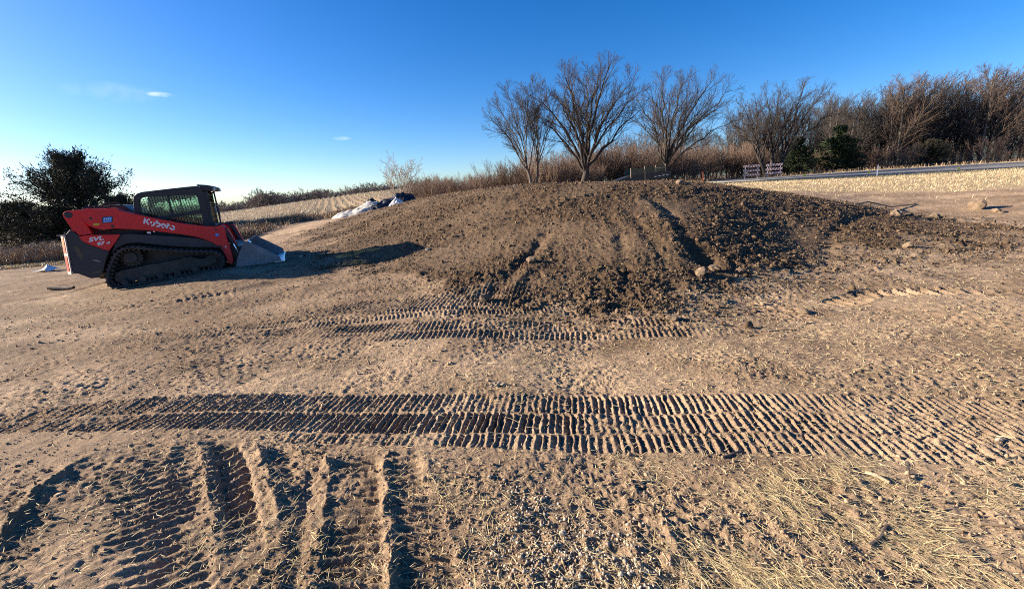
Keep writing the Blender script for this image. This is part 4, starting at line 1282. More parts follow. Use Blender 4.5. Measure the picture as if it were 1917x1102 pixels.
# hero trees behind the mound
def dome_stem(rg, p0, fork, C, rad, nl, r0, nsub, out):
    """trunk from p0 to the fork, limbs arching to the shell of an ellipsoid crown, each carrying branches and twigs"""
    p0, fork, C, rad = (np.array(v, float) for v in (p0, fork, C, rad))
    tr = []
    n = 5
    pts = [p0 + (fork - p0) * i / n + (rg.normal(0, 0.035, 3) * [1, 1, 0] if 0 < i < n else 0) for i in range(n + 1)]
    for i in range(n):
        tr.append((pts[i], pts[i + 1], r0 * (1.15 - 0.45 * i / n), r0 * (1.15 - 0.45 * (i + 1) / n)))
    out["trunk"].append(tr)
    az0 = rg.uniform(0, 6.28)
    for i in range(nl):
        u = (i + 0.5) / nl
        zc = 1 - u * 1.38
        az = az0 + i * 2.4 + rg.uniform(-0.3, 0.3)
        hr = math.sqrt(max(0, 1 - zc * zc))
        T = C + rad * np.array([hr * math.cos(az), hr * math.sin(az), zc]) * rg.uniform(0.86, 1.0)
        f = 1.0 - 0.42 * u * rg.uniform(0.7, 1.3)
        S = p0 + (fork - p0) * f
        c1 = S + np.array([(T[0] - S[0]) * 0.30, (T[1] - S[1]) * 0.30, (T[2] - S[2]) * 0.45 + 0.22])
        c2 = S + (T - S) * 0.72 + np.array([0, 0, 0.06 * np.linalg.norm(T - S)])
        L = np.linalg.norm(T - S)
        m = 9
        ts = np.linspace(0, 1, m + 1)
        q = [(1 - t) ** 3 * S + 3 * (1 - t) ** 2 * t * c1 + 3 * (1 - t) * t * t * c2 + t ** 3 * T + rg.normal(0, 0.012 * L, 3) * (0 < t < 1) for t in ts]
        rl = r0 * rg.uniform(0.25, 0.44)
        rads = rl * (1 - ts) ** 0.8 + 0.009
        out["limb"].append([(q[k], q[k + 1], rads[k], rads[k + 1]) for k in range(m)])
        for s_ in range(nsub):
            t = 0.18 + 0.82 * (s_ + rg.uniform(0.1, 0.9)) / nsub
            k = min(int(t * m), m - 1)
            ft = t * m - k
            pp = q[k] * (1 - ft) + q[k + 1] * ft
            d = unit(q[k + 1] - q[k])
            perp = rot_about(unit(np.cross(d, np.array([0.31, 0.12, 1.0]))), d, s_ * 2.4 + rg.uniform(-0.5, 0.5))
            a = R(rg.uniform(22, 46))
            nd = unit(d * math.cos(a) + perp * math.sin(a) + np.array([0, 0, 0.12]))
            tmp = [[], [], []]
            grow(rg, pp, nd, L * 0.40 * (1.15 - 0.65 * t) * rg.uniform(0.7, 1.15), max(rads[k] * 0.5, 0.012), 0, [(6, 0.05, 0.04, 8, (18, 40), 0.5, 0.12), (4, 0.06, 0.04, 6, (18, 38), 0.55, 0.15), (2, 0.07, 0.04, 0, (20, 40), 0.5, 0.2)], tmp)
            for lv in tmp:
                out["tw"] += lv
    return out


def dome_tree(seed, stems, mats, twig_min=0.006):
    rg = np.random.default_rng(seed)
    out = {"trunk": [], "limb": [], "tw": []}
    shells = []
    for (p0, fork, C, rad, nl, r0, nsub) in stems:
        dome_stem(rg, p0, fork, C, rad, nl, r0, nsub, out)
        shells.append((np.array(C, float), np.array(rad, float)))
    tw = out["tw"]
    M = np.array([s[1] for s in tw])
    ok = np.zeros(len(tw), bool)
    for C, rad in shells:
        ok |= (((M - C) / (rad * 1.12)) ** 2).sum(1) < 1
        ok |= (M[:, 2] < C[2]) & (np.hypot(M[:, 0] - C[0], M[:, 1] - C[1]) < rad[0] * 0.95)
    tw = [(a, b_, max(c, twig_min), max(d, twig_min * 0.7)) for (a, b_, c, d), k in zip(tw, ok) if k]
    return ([tubes_mesh("trunk", t, 8, mats[0]) for t in out["trunk"]], [tubes_mesh("limb", l, 6, mats[1]) for l in out["limb"]], tubes_mesh("crown", tw, 3, mats[2], False))


mA = dome_tree(11, [((0, 0, -0.2), (-0.55, 0, 2.6), (-1.25, 0, 5.3), (2.1, 1.9, 2.4), 9, 0.115, 9), ((0.12, 0.05, -0.2), (0.35, 0.1, 2.7), (0.55, 0.1, 5.8), (1.5, 1.6, 2.3), 8, 0.10, 9)], (M_BARK, M_BARK, M_TWIG))
make_tree("slender_tree", "slender bare tree with two pale trunks, leftmost of the tall trees behind the mound", "tree", (2.1, 32, bz(2.1, 32)), mA)
mB = dome_tree(23, [((0, 0, -0.2), (0.12, 0, 2.2), (0.35, 0, 5.6), (3.6, 3.3, 2.85), 16, 0.23, 10)], (M_BARKDARK, M_BARKDARK, M_TWIG))
make_tree("vase_shaped_tree", "tallest bare vase-shaped tree behind the mound crest, just left of the dark trailer", "tree", (5.4, 30, bz(5.4, 30)), mB)
mC = dome_tree(39, [((0, 0, -0.2), (0.15, 0, 2.1), (1.2, 0, 5.6), (4.3, 3.8, 3.15), 16, 0.22, 10)], (M_BARKDARK, M_BARKDARK, M_TWIG))
make_tree("spreading_tree", "wide bare tree leaning right, right behind the dark trailer", "tree", (13.0, 36, bz(13, 36)), mC)
mD = dome_tree(41, [((0, 0, -0.2), (-1.3, 0, 2.4), (-2.4, 0, 5.3), (2.6, 2.8, 2.9), 8, 0.19, 9), ((0.3, 0.2, -0.2), (0.4, 0.2, 2.8), (0.4, 0.2, 6.3), (2.9, 2.8, 2.9), 9, 0.19, 9), ((0.6, -0.1, -0.2), (1.7, 0, 2.6), (3.4, 0, 6.1), (3.1, 2.8, 2.9), 9, 0.21, 9)], (M_BARKDARK, M_BARKDARK, M_TWIG))
make_tree("multi_stemmed_tree", "sprawling bare tree with several stems standing over the two striped barricades", "tree", (26.9, 45, bz(26.9, 45)), mD)

# small pale tree by the tarpaulins
spS = [(5, 0.05, 0.03, 7, (18, 42), 0.85, 0.1), (6, 0.07, 0.05, 6, (18, 42), 0.5, 0.2), (4, 0.1, 0.03, 5, (20, 45), 0.5, 0.2), (3, 0.12, 0.0, 0, (20, 40), 0.5, 0.2)]
mS = tree_meshes(53, 2.1, spS, 0.045, (M_PALEBARK, M_PALEBARK, M_PALEBARK), [((0, 0, -0.1), (0, 0, 1), 1, 1), ((0.1, 0.1, -0.1), (0.3, 0.1, 1), 0.95, .8), ((-0.1, 0, -0.1), (-0.35, 0.1, 1), 0.95, .8), ((0, -.1, -0.1), (0.12, -0.3, 1), 0.8, .7)], twig_min=0.007)
make_tree("small_tree", "small pale bare tree spreading behind the black tarpaulin", "tree", (-7.0, 29.6, bz(-7, 29.6)), mS, s=(1.12, 1.12, 1.12))

# wood beyond the road
spW = [(8, 0.04, 0.03, 17, (25, 52), 0.46, 0.12), (6, 0.06, 0.07, 9, (20, 42), 0.52, 0.12), (4, 0.07, 0.06, 7, (18, 38), 0.55, 0.12), (2, 0.08, 0.04, 0, (20, 40), 0.5, 0.2)]
spW[0] = spW[0] + (GR * 0.9,)
wood_proto = []
for k in range(5):
    mats = (M_BARK, M_BARKDARK, M_TWIG) if k in (0, 1, 4) else (M_BARK, M_BARKDARK, M_TWIGRED)
    wood_proto.append(tree_meshes(70 + k, 9.0, spW, 0.13, mats, twig_min=0.012))
wood_roots = {}


def plant_wood(x, y, k, h, lab, grp):
    s = h / 12.0
    rz = rng.uniform(-0.7, 0.7)
    sc = (s * rng.uniform(0.9, 1.25), s * rng.uniform(0.9, 1.25), s)
    loc = (x, y, bz(x, y) - 0.05)
    if k not in wood_roots:
        wood_roots[k] = make_tree("bare_tree", lab, "tree", loc, wood_proto[k], grp, rz, sc)
    else:
        copy_tree(wood_roots[k], loc, rz, sc, lab)["group"] = grp


def ix(px, Y):
    """x at depth Y for a compass bearing given as an angle"""
    return Y * math.tan(R(px))


# (bearing range, depth range, height range, kinds, count, label, group)
W1 = ("grey bare tree in the wood over the spruces, right of the sprawling multi-stemmed tree", "wood above the spruces")
W2 = ("tall bare tree with sunlit reddish top in the highest part of the wood", "tall wood beyond the road")
W3 = ("lower bare tree filling the back of the wood beyond the road", "back rows of the wood")
W4 = ("bare tree in the dark shaded end of the wood at the right picture edge", "right end of the wood")
W5 = ("thin grey tree showing behind the thicket and the tall trees on the mound's skyline", "trees behind the thicket")
for (b0, b1, y0, y1, h0, h1, kinds, n, (lab, grp)) in ((35, 42.5, 48, 56, 8.2, 9.6, (0, 1, 4), 16, W1), (41, 49.5, 47, 55, 9.6, 11.4, (2, 3, 2, 0, 4), 20, W2), (36, 51, 55, 64, 8.0, 10.2, (0, 1, 3, 4), 26, W3), (49.6, 58, 44, 54, 5.8, 7.6, (0, 1, 4), 14, W4), (27, 36, 52, 62, 7.8, 9.6, (0, 1, 4), 18, W5), (14, 28, 54, 66, 6.2, 8.0, (0, 1, 4), 18, W5), (6, 14, 56, 66, 4.6, 5.6, (0, 1, 4), 6, W5)):
    for i in range(n):
        be = b0 + (b1 - b0) * (i + rng.uniform(0.1, 0.9)) / n
        Y = rng.uniform(y0, y1)
        plant_wood(ix(be, Y), Y, kinds[int(rng.integers(len(kinds)))], rng.uniform(h0, h1), lab, grp)

# thicket of brown saplings behind the mound
spT = [(5, 0.04, 0.05, 8, (10, 28), 0.62, 0.12), (4, 0.05, 0.09, 7, (12, 30), 0.55, 0.15), (2, 0.06, 0.08, 0, (20, 40), 0.5, 0.2)]
thick = []
for k in range(3):
    rg = np.random.default_rng(200 + k)
    st = [((rg.normal(0, 0.35), rg.normal(0, 0.35), -0.1), (rg.normal(0, 0.30), rg.normal(0, 0.30), 1), rg.uniform(0.7, 1.1), rg.uniform(0.6, 1)) for _ in range(11)]
    thick.append(tree_meshes(210 + k, 2.0, spT, 0.022, (M_SHOOT, M_SHOOT, M_SHOOT), st, sides=(3, 3, 3), twig_min=0.0065))
troots = {}
T1 = ("low reddish shrub in the thicket's tapering left end, right of the small pale tree", "left end of the thicket")
T2 = ("brown leafless shrub in the thicket under the slender and vase-shaped trees", "thicket under the tall trees")
T3 = ("tall brown leafless shrub in the thicket between the trailer and the barricades", "thicket behind the trailer")
T4 = ("dark leafless undergrowth shrub at the foot of the wood beyond the road", "undergrowth of the wood")
for (b0, b1, y0, y1, h0, h1, n, (lab, grp)) in ((-12, -4, 38, 44, 1.7, 2.4, 16, T1), (-4, 2, 38, 44, 2.3, 3.2, 14, T1), (1, 12, 36, 44, 2.6, 3.9, 26, T2), (10, 24, 40, 50, 3.2, 4.8, 36, T3), (22, 31, 47, 54, 3.0, 4.6, 18, T3), (30, 40, 48, 54, 1.6, 3.4, 26, T4), (39, 57, 42, 55, 1.4, 3.2, 44, T4), (27, 58, 56, 66, 3.0, 5.0, 60, T4), (-13, 3, 46, 54, 1.8, 2.6, 16, T1)):
    for i in range(n):
        be = b0 + (b1 - b0) * (i + rng.uniform(0, 1)) / n
        Y = rng.uniform(y0, y1)
        x = ix(be, Y)
        if poly_dist(np.array([x]), np.array([Y]), ROAD)[0] > -2.0:
            continue
        k = int(rng.integers(3))
        s = rng.uniform(h0 * 0.75, h1 * 1.12) / 2.9
        loc, rz, sc = (x, Y, bz(x, Y) - 0.05), rng.uniform(0, 6.28), (s * 1.1, s * 1.1, s)
        if k not in troots:
            troots[k] = make_tree("bare_shrub", lab, "shrub", loc, thick[k], grp, rz, sc)
        else:
            copy_tree(troots[k], loc, rz, sc, lab)["group"] = grp


# evergreens: branches carrying many small sprays
def evergreen(seed, h, shape, nb, nsp, mats, spray=0.16, cone=False):
    rg = np.random.default_rng(seed)
    br, tri = [], []
    trunk = []
    zs = np.linspace(0, h * 0.92, 9)
    for i in range(8):
        trunk.append((np.array([0.03 * math.sin(i), 0.03 * math.cos(i * 1.7), zs[i] - 0.1]), np.array([0.03 * math.sin(i + 1), 0.03 * math.cos(i * 1.7 + 1.7), zs[i + 1] - 0.1]), 0.11 * (1 - i / 8.5), 0.11 * (1 - (i + 1) / 8.5)))
    Vs = []
    for b_ in range(nb):
        t = rg.uniform(0.02, 1.0) ** 0.8
        z0 = t * h * 0.9
        L = shape(t) * rg.uniform(0.55, 1.28)
        az = rg.uniform(0, 6.28)
        el = R(rg.uniform(8, 58) if t > 0.3 else rg.uniform(-8, 26)) if not cone else R(rg.uniform(-12, 12))
        if t > 0.85:
            el = R(rg.uniform(40, 75))
        d = np.array([math.cos(az) * math.cos(el), math.sin(az) * math.cos(el), math.sin(el)])
        p = np.array([0, 0, z0])
        ns = 5
        for i in range(ns):
            q = p + d * L / ns
            br.append((p, q, 0.022 * (1 - i / ns) + 0.004, 0.022 * (1 - (i + 1) / ns) + 0.004))
            d = unit(d + rg.normal(0, 0.10, 3) + np.array([0, 0, 0.05]))
            m = max(2, int(nsp * (0.35 + i / ns)))
            for _ in range(m if i > 0 else m // 3):
                c = p + (q - p) * rg.uniform(0, 1) + rg.normal(0, 0.05 + 0.012 * i, 3) * (1 if L > 0.4 else 0.6)
                dd = unit(d + rg.normal(0, 0.55, 3) + np.array([0, 0, 0.12]))
                sd = unit(np.cross(dd, rg.normal(0, 1, 3)))
                ln, wd = spray * rg.uniform(0.5, 1.3), spray * rg.uniform(0.10, 0.20)
                Vs.append([c - sd * wd, c + sd * wd, c + dd * ln])
            p = q
    tm = tubes_mesh("trunk", trunk, 7, mats[0])
    bm_ = tubes_mesh("branches", br, 3, mats[0])
    V = np.array(Vs).reshape(-1, 3)
    cm = mesh_np("crown", V, np.arange(len(V)).reshape(-1, 3), False, [mats[1]])
    return tm, bm_, cm


def make_evergreen(name, label, cat, loc, meshes, rz=0, s=(1, 1, 1), group=None):
    e = empty(name, loc, label, cat, group, (0, 0, rz))
    e.scale = s
    link("trunk", meshes[0], e)
    link("branch", meshes[1], e)["kind"] = "stuff"
    link("crown", meshes[2], e)["kind"] = "stuff"
    return e


ced = evergreen(301, 3.55, lambda t: 0.45 + 2.25 * (1 - t) ** 0.75 * min(1, 0.85 + 0.8 * t), 240, 34, (M_BARKDARK, M_CEDAR), 0.115)
make_evergreen("cedar_tree", "bushy dark cedar tree behind the tail of the loader", "tree", (-28.3, 29.5, bz(-28.3, 29.5) - 0.7), ced, 0.3, (1.85, 1.85, 1.72))
ced2 = evergreen(302, 2.2, lambda t: 0.4 + 1.5 * (1 - t), 110, 40, (M_BARKDARK, M_CEDAR), 0.11)
make_evergreen("cedar_tree", "low dark cedar bush at the left picture edge beside the big cedar", "tree", (-36.0, 29.8, bz(-36, 29.8) - 0.7), ced2, 0, (1.75, 1.75, 1.7))
for lab, x, y, sx_, sz_, rz_ in (("low dark cedar filling the left foot of the big cedar", -31.6, 28.6, 1.5, 0.95, 1.7), ("low dark cedar at the right foot of the big cedar, half hidden by the loader", -25.0, 28.4, 1.35, 0.9, 3.9), ("low dark cedar directly in front of the big cedar's trunk", -28.2, 27.6, 1.45, 0.8, 5.0)):
    e = make_evergreen("cedar_tree", lab, "tree", (x, y, bz(x, y) - 0.6), ced, rz_, (sx_, sx_, sz_))
pin = evergreen(310, 3.9, lambda t: 0.25 + 1.75 * (1 - t), 130, 20, (M_BARKDARK, M_PINE), 0.24, True)
ev = [("dark green spruce tree, tallest evergreen under the bare wood", 35.0, 46.5, 1.22, 1.6), ("small dark green spruce just right of the striped barricades", 30.6, 46.0, 0.98, 1.0)]
for lab, x, y, s, w in ev:
    make_evergreen("spruce_tree", lab, "tree", (x, y, bz(x, y) - 0.05), pin, x, (w, w, s))
make_evergreen("cedar_bush", "dark rounded cedar bush in shade at the foot of the wood", "tree", (44.0, 45.8, bz(44, 45.8) - 0.1), ced, 1.0, (1.0, 1.0, 0.72))

# far treeline beyond the field: one mass
fv, ff_ = [], []
far = []
for k in range(3):
    rg = np.random.default_rng(400 + k)
    out = [[], [], [], []]
    grow(rg, np.array([0, 0, 0.0]), np.array([0, 0, 1.0]), 5.0, 0.16, 0, [(4, 0.05, 0.02, 11, (25, 60), 0.6, 0.1), (3, 0.08, 0.07, 7, (22, 45), 0.5, 0.12), (2, 0.08, 0.06, 6, (20, 42), 0.6, 0.15), (2, 0.08, 0.04, 0, (20, 40), 0.5, 0.2)], out)
    sg = [(a, b, max(c, 0.04), max(d, 0.028)) for lv in out for a, b, c, d in lv]
    P0, P1 = np.array([s[0] for s in sg]), np.array([s[1] for s in sg])
    R0, R1 = np.array([[s[2]] for s in sg]), np.array([[s[3]] for s in sg])
    sd = np.cross(P1 - P0, rg.normal(0, 1, P0.shape))
    sd /= np.linalg.norm(sd, axis=1)[:, None]
    V = np.stack([P0 - sd * R0, P0 + sd * R0, P1 + sd * R1, P1 - sd * R1], 1).reshape(-1, 3)
    far.append((V, np.arange(len(V)).reshape(-1, 4)))
VV, FF, n0 = [], [], 0
for i in range(330):
    be = -50 + 42 * (i + rng.uniform(0, 1)) / 330
    Y = rng.uniform(165, 200) if be < -30 else rng.uniform(135, 160)
    x = ix(be, Y)
    v, f = far[int(rng.integers(3))]
    s = rng.uniform(0.72, 1.12) * (0.98 if be < -27 else 0.80 + 0.08 * math.sin(be))
    a = rng.uniform(0, 6.28)
    w = np.stack([v[:, 0] * math.cos(a) - v[:, 1] * math.sin(a), v[:, 0] * math.sin(a) + v[:, 1] * math.cos(a), v[:, 2]], 1) * [s * 1.25, s * 1.25, s]
    VV.append(w + [x, Y, bz(x, Y) - 0.8])
    FF.append(f + n0)
    n0 += len(v)
tag(link("distant_woods", mesh_np("distant_woods", np.vstack(VV), np.vstack(FF), False, [M_FARWOOD])), "dark line of leafless woods along the far edge of the stubble field", "woods", None, "stuff")

# ------------------------------------------------------------------ scattered stuff: straw, grass, weeds, stubble, clods
def blades(name, x, y, z, az, el, L, W, mat, label, cat, curl=0.25):
    """curved grass or straw blades, three triangles each"""
    n = len(x)
    b = np.stack([x, y, z], 1)
    d = np.stack([np.sin(az) * np.cos(el), np.cos(az) * np.cos(el), np.sin(el)], 1)
    sd = np.stack([np.cos(az), -np.sin(az), np.zeros(n)], 1)
    tw = rng.uniform(-0.6, 0.6, n)[:, None]
    sd = sd + np.array([0, 0, 1.0]) * tw
    sd /= np.linalg.norm(sd, axis=1)[:, None]
    Lc, Wc = L[:, None], W[:, None]
    mid = b + d * Lc * 0.55 + sd * Lc * rng.normal(0, 0.05, n)[:, None]
    tip = b + d * Lc + np.array([0, 0, -1.0]) * Lc * curl * np.maximum(0, np.sin(el))[:, None] + sd * Lc * rng.normal(0, 0.12, n)[:, None]
    V = np.stack([b - sd * Wc / 2, b + sd * Wc / 2, mid + sd * Wc * 0.42, mid - sd * Wc * 0.42, tip], 1).reshape(-1, 3)
    k = np.arange(n)[:, None] * 5
    F = np.concatenate([k + [0, 1, 2], k + [0, 2, 3], k + [3, 2, 4]], 1).reshape(-1, 3)
    return tag(link(name, mesh_np(name, V, F, False, [mat])), label, cat, None, "stuff")


def polar_scatter(n, r0, r1, a0, a1, power=1.0):
    """more pieces close by, thinning with distance"""
    t = rng.uniform(0, 1, n)
    r_ = np.exp(np.log(r0) + (np.log(r1) - np.log(r0)) * t ** power)
    a = np.radians(rng.uniform(a0, a1, n))
    return r_ * np.sin(a), r_ * np.cos(a)


# loose straw everywhere on the pad
x, y = polar_scatter(105000, 1.1, 12, -62, 62)
d_, mk = detail(x, y)
dens = 0.30 + 0.45 * ss(noise(x * 0.9, y * 0.9, 301) + 0.5 * noise(x * 3, y * 3, 302), -0.3, 0.5) + 0.40 * ss(x, 0.5, 3.5) + 0.25 * ss(y, 3.8, 5.0) * ss(x, -1, 1.5)
dens *= (0.55 + 0.6 * ss(np.hypot(x, y), 2.0, 3.6)) * (1 - 0.65 * mk["mound"]) * (1 - 0.45 * mk["inband"]) * (1 - 0.5 * ss(-x, 2.0, 4.0))
keep = rng.uniform(0, 1, len(x)) < dens
x, y, d_ = x[keep], y[keep], d_[keep]
n = len(x)
rr = np.hypot(x, y)
blades("straw_bits", x, y, base(x, y) + d_ + 0.004, rng.uniform(0, 6.28, n), np.radians(rng.uniform(-2, 22, n)), rng.uniform(0.015, 0.055, n) * (0.8 + 0.12 * rr), rng.uniform(0.0016, 0.0034, n) * (0.8 + 0.12 * rr), M_STRAW, "loose bits of pale straw littering the bare soil", "straw", 0.1)

# flattened dry grass, lower right corner and around
x, y = polar_scatter(56000, 1.1, 5.5, -15, 62)
d_, mk = detail(x, y)
w = ss(x - 0.25 - 0.3 * noise(x * 1.2, y * 1.2, 311), 0.1, 1.2) * ss(2.25 - 0.12 * x - y + 0.3 * noise(x * 2, y * 2, 312), -0.1, 0.4) + 0.08 + 0.25 * ss(x, 1.5, 3) * ss(3.6 - y, 0, 1) * 0.4
w *= 0.10 + 1.3 * ss(noise(x * 2.6, y * 2.6, 313) + 0.5 * noise(x * 7, y * 7, 314), -0.1, 0.45)
keep = rng.uniform(0, 1, len(x)) < w * (1 - 0.8 * mk["inband"])
x, y, d_ = x[keep], y[keep], d_[keep]
n = len(x)
blades("flattened_grass", x, y, base(x, y) + d_ + 0.002, np.radians(rng.normal(-38, 22, n) + 40 * noise(x * 1.3, y * 1.3, 315)) + np.where(rng.uniform(0, 1, n) < 0.35, np.pi, 0), np.radians(np.abs(rng.normal(6, 12, n))), rng.uniform(0.04, 0.15, n), rng.uniform(0.0013, 0.0027, n), M_DRYGRASS, "flattened dry grass stems combed across the churned soil", "grass", 0.35)

# a few loose tufts lower left
tuf = [(-0.98, 1.62), (-1.28, 1.78), (-0.72, 1.52), (-0.55, 1.95), (-1.45, 1.66), (-1.0, 1.36), (-0.35, 1.85), (-0.62, 1.30)]
tx = np.concatenate([c[0] + rng.normal(0, 0.10, 130) for c in tuf])
ty = np.concatenate([c[1] + rng.normal(0, 0.07, 130) for c in tuf])
n = len(tx)
blades("straw_tufts", tx, ty, H(tx, ty) + 0.003, rng.uniform(0, 6.28, n), np.radians(np.abs(rng.normal(10, 14, n))), rng.uniform(0.02, 0.085, n), rng.uniform(0.0015, 0.003, n), M_DRYGRASS, "little tufts of torn straw in the ruts at lower left", "straw", 0.3)

# verge grass on the right
n0 = 330000
x, y = rng.uniform(8, 62, n0), rng.uniform(13, 43, n0)
v = poly_dist(x, y, VERGE)
rd = poly_dist(x, y, ROAD)
keep = ((v + 0.8 * noise(x * 0.9, y * 0.9, 321) > 0.1) | ((v > -4.5) & (rng.uniform(0, 1, n0) < 0.22 * np.clip(1 + v / 4.5, 0, 1) * np.clip(0.4 + 1.6 * noise(x * 0.8, y * 1.6, 323), 0, 1)))) & (rd < -0.15) & (np.abs(np.degrees(np.arctan2(x, y))) < 62) & (rng.uniform(0, 1, n0) < np.clip(0.60 + 0.5 * noise(x * 0.7, y * 1.4, 322), 0.25, 1))
x, y, rd = x[keep], y[keep], rd[keep]
n = len(x)
zz = H(x, y)
sh = ss(rd, -3.2, -0.6)
g = rng.uniform(0, 1, n) < sh * 0.75
k = ~g
blades("dry_verge_grass", x[k], y[k], zz[k], rng.uniform(0, 6.28, k.sum()), np.radians(rng.uniform(15, 75, k.sum())), rng.uniform(0.06, 0.20, k.sum()), rng.uniform(0.006, 0.014, k.sum()), M_VERGE, "pale dry grass blades standing on the verge", "grass", 0.4)
blades("roadside_grass", x[g], y[g], zz[g], rng.uniform(0, 6.28, g.sum()), np.radians(rng.uniform(20, 75, g.sum())), rng.uniform(0.05, 0.16, g.sum()), rng.uniform(0.008, 0.02, g.sum()), M_GREENTAN, "greenish short grass along the near edge of the road", "grass", 0.4)

# tan grass along the foot of the wood and behind the mound
n0 = 26000
be = np.radians(rng.uniform(-10, 56, n0))
Y = rng.uniform(33, 50, n0)
x, y = Y * np.tan(be), Y
rd = poly_dist(x, y, ROAD)
keep = (rd < -0.2) & (rng.uniform(0, 1, n0) < 0.35 + 0.6 * noise(x * 0.3, y * 0.3, 331)) & (y > interp_line(x, ROADN) + 2)
x, y = x[keep], y[keep]
n = len(x)
blades("wood_edge_grass", x, y, base(x, y), rng.uniform(0, 6.28, n), np.radians(rng.uniform(45, 85, n)), rng.uniform(0.25, 0.7, n), rng.uniform(0.02, 0.045, n), M_WEED, "rank brown grass at the foot of the thicket and wood", "grass", 0.4)

# brown weeds: field edge on the left, around the cedar
n0 = 60000
x = rng.uniform(-27, -5, n0)
yb = np.interp(x, [-27, -21, -16, -12.5, -9.5, -7], [27, 26.5, 26.6, 27.6, 29.6, 32])
y = yb + np.abs(rng.normal(0, 2.0, n0))
keep = (rng.uniform(0, 1, n0) < np.clip(0.55 + 0.9 * noise(x * 0.5, y * 0.5, 341), 0.1, 1))
x2 = rng.uniform(-27, -12.5, 26000)
y2 = np.interp(x2, [-24, -17.5, -12.5], [15.2, 15.6, 19]) + np.abs(rng.normal(0, 3.0, 26000))
x, y = np.r_[x[keep], x2], np.r_[y[keep], y2]
n = len(x)
hh = np.clip(0.5 + 0.35 * noise(x * 0.6, y * 0.6, 342), 0.15, 1) * np.where(y < 23, 1.15, 1.0)
blades("brown_weeds", x, y, base(x, y), rng.uniform(0, 6.28, n), np.radians(rng.uniform(55, 88, n)), hh * rng.uniform(0.5, 1.25, n) * 1.15, rng.uniform(0.012, 0.03, n), M_WEED, "tall dead brown weeds along the field edge and around the cedar", "weeds", 0.35)
# short tan fringe in front of the weeds at far left
x = rng.uniform(-24, -10.5, 9000)
y = np.interp(x, [-24, -17.5, -12.5, -10.5], [13.4, 14.3, 16.0, 17]) + rng.normal(0, 0.35, 9000)
n = len(x)
blades("field_margin_grass", x, y, base(x, y), rng.uniform(0, 6.28, n), np.radians(rng.uniform(15, 70, n)), rng.uniform(0.06, 0.2, n), rng.uniform(0.01, 0.022, n), M_DRYGRASS, "short pale grass margin behind the loader", "grass", 0.4)

# stubble in rows on the harvested field
rows = np.arange(-80, 60)
sx, sy = [], []
ux, uy = -0.37, 0.93
for rw in rows:
    t = np.arange(20, 175, 0.20) + rng.uniform(0, 0.2)
    t = t[rng.uniform(0, 1, len(t)) < 0.8]
    off = (rw + 0.5) * 1.05
    px_, py_ = off * 0.93 + ux * t + rng.normal(0, 0.08, len(t)), off * 0.37 + uy * t + rng.normal(0, 0.08, len(t))
    sx.append(px_)
    sy.append(py_)
x, y = np.concatenate(sx), np.concatenate(sy)
be = np.degrees(np.arctan2(x, y))
keep = (poly_dist(x, y, FIELD) > 0) & (be > -48) & (be < -9) & (y > 30)
x, y = x[keep], y[keep]
if len(x) > 70000:
    k = rng.permutation(len(x))[:70000]
    x, y = x[k], y[k]
n = len(x)
blades("field_stubble", x, y, H(x, y), rng.uniform(0, 6.28, n), np.radians(rng.uniform(25, 85, n)), rng.uniform(0.15, 0.42, n), rng.uniform(0.025, 0.055, n), M_STUB, "pale cut stalks standing in rows across the field", "stubble", 0.2)

# clods of soil
import bmesh
bm = bmesh.new()
bmesh.ops.create_icosphere(bm, subdivisions=1, radius=1.0)
ICO_V0 = np.array([v.co[:] for v in bm.verts])
ICO_F0 = np.array([[v.index for v in f.verts] for f in bm.faces])
bm.free()


OCT_V = np.array([(1, 0, 0), (-1, 0, 0), (0, 1, 0), (0, -1, 0), (0, 0, 1), (0, 0, -1)], float)
OCT_F = np.array([(0, 2, 4), (2, 1, 4), (1, 3, 4), (3, 0, 4), (2, 0, 5), (1, 2, 5), (3, 1, 5), (0, 3, 5)])


def lumps(name, x, y, z, s, mat, label, cat, kind="stuff", jag=0.42, small=False):
    ICO_V, ICO_F = (OCT_V, OCT_F) if small else (ICO_V0, ICO_F0)
    n = len(x)
    nv = len(ICO_V)
    jit = 1 + rng.normal(0, jag, (n, nv, 1)).clip(-0.55, 0.7)
    V = ICO_V[None] * jit * (s[:, None, None] * rng.uniform(0.65, 1.25, (n, 1, 3)))
    a = rng.uniform(0, 6.28, n)
    ca, sa = np.cos(a)[:, None], np.sin(a)[:, None]
    V = np.stack([V[..., 0] * ca - V[..., 1] * sa, V[..., 0] * sa + V[..., 1] * ca, V[..., 2]], -1)
    V = V + np.stack([x, y, z], 1)[:, None]
    F = (np.arange(n)[:, None, None] * nv + ICO_F[None]).reshape(-1, 3)
    return tag(link(name, mesh_np(name, V.reshape(-1, 3), F, False, [mat])), label, cat, None, kind)


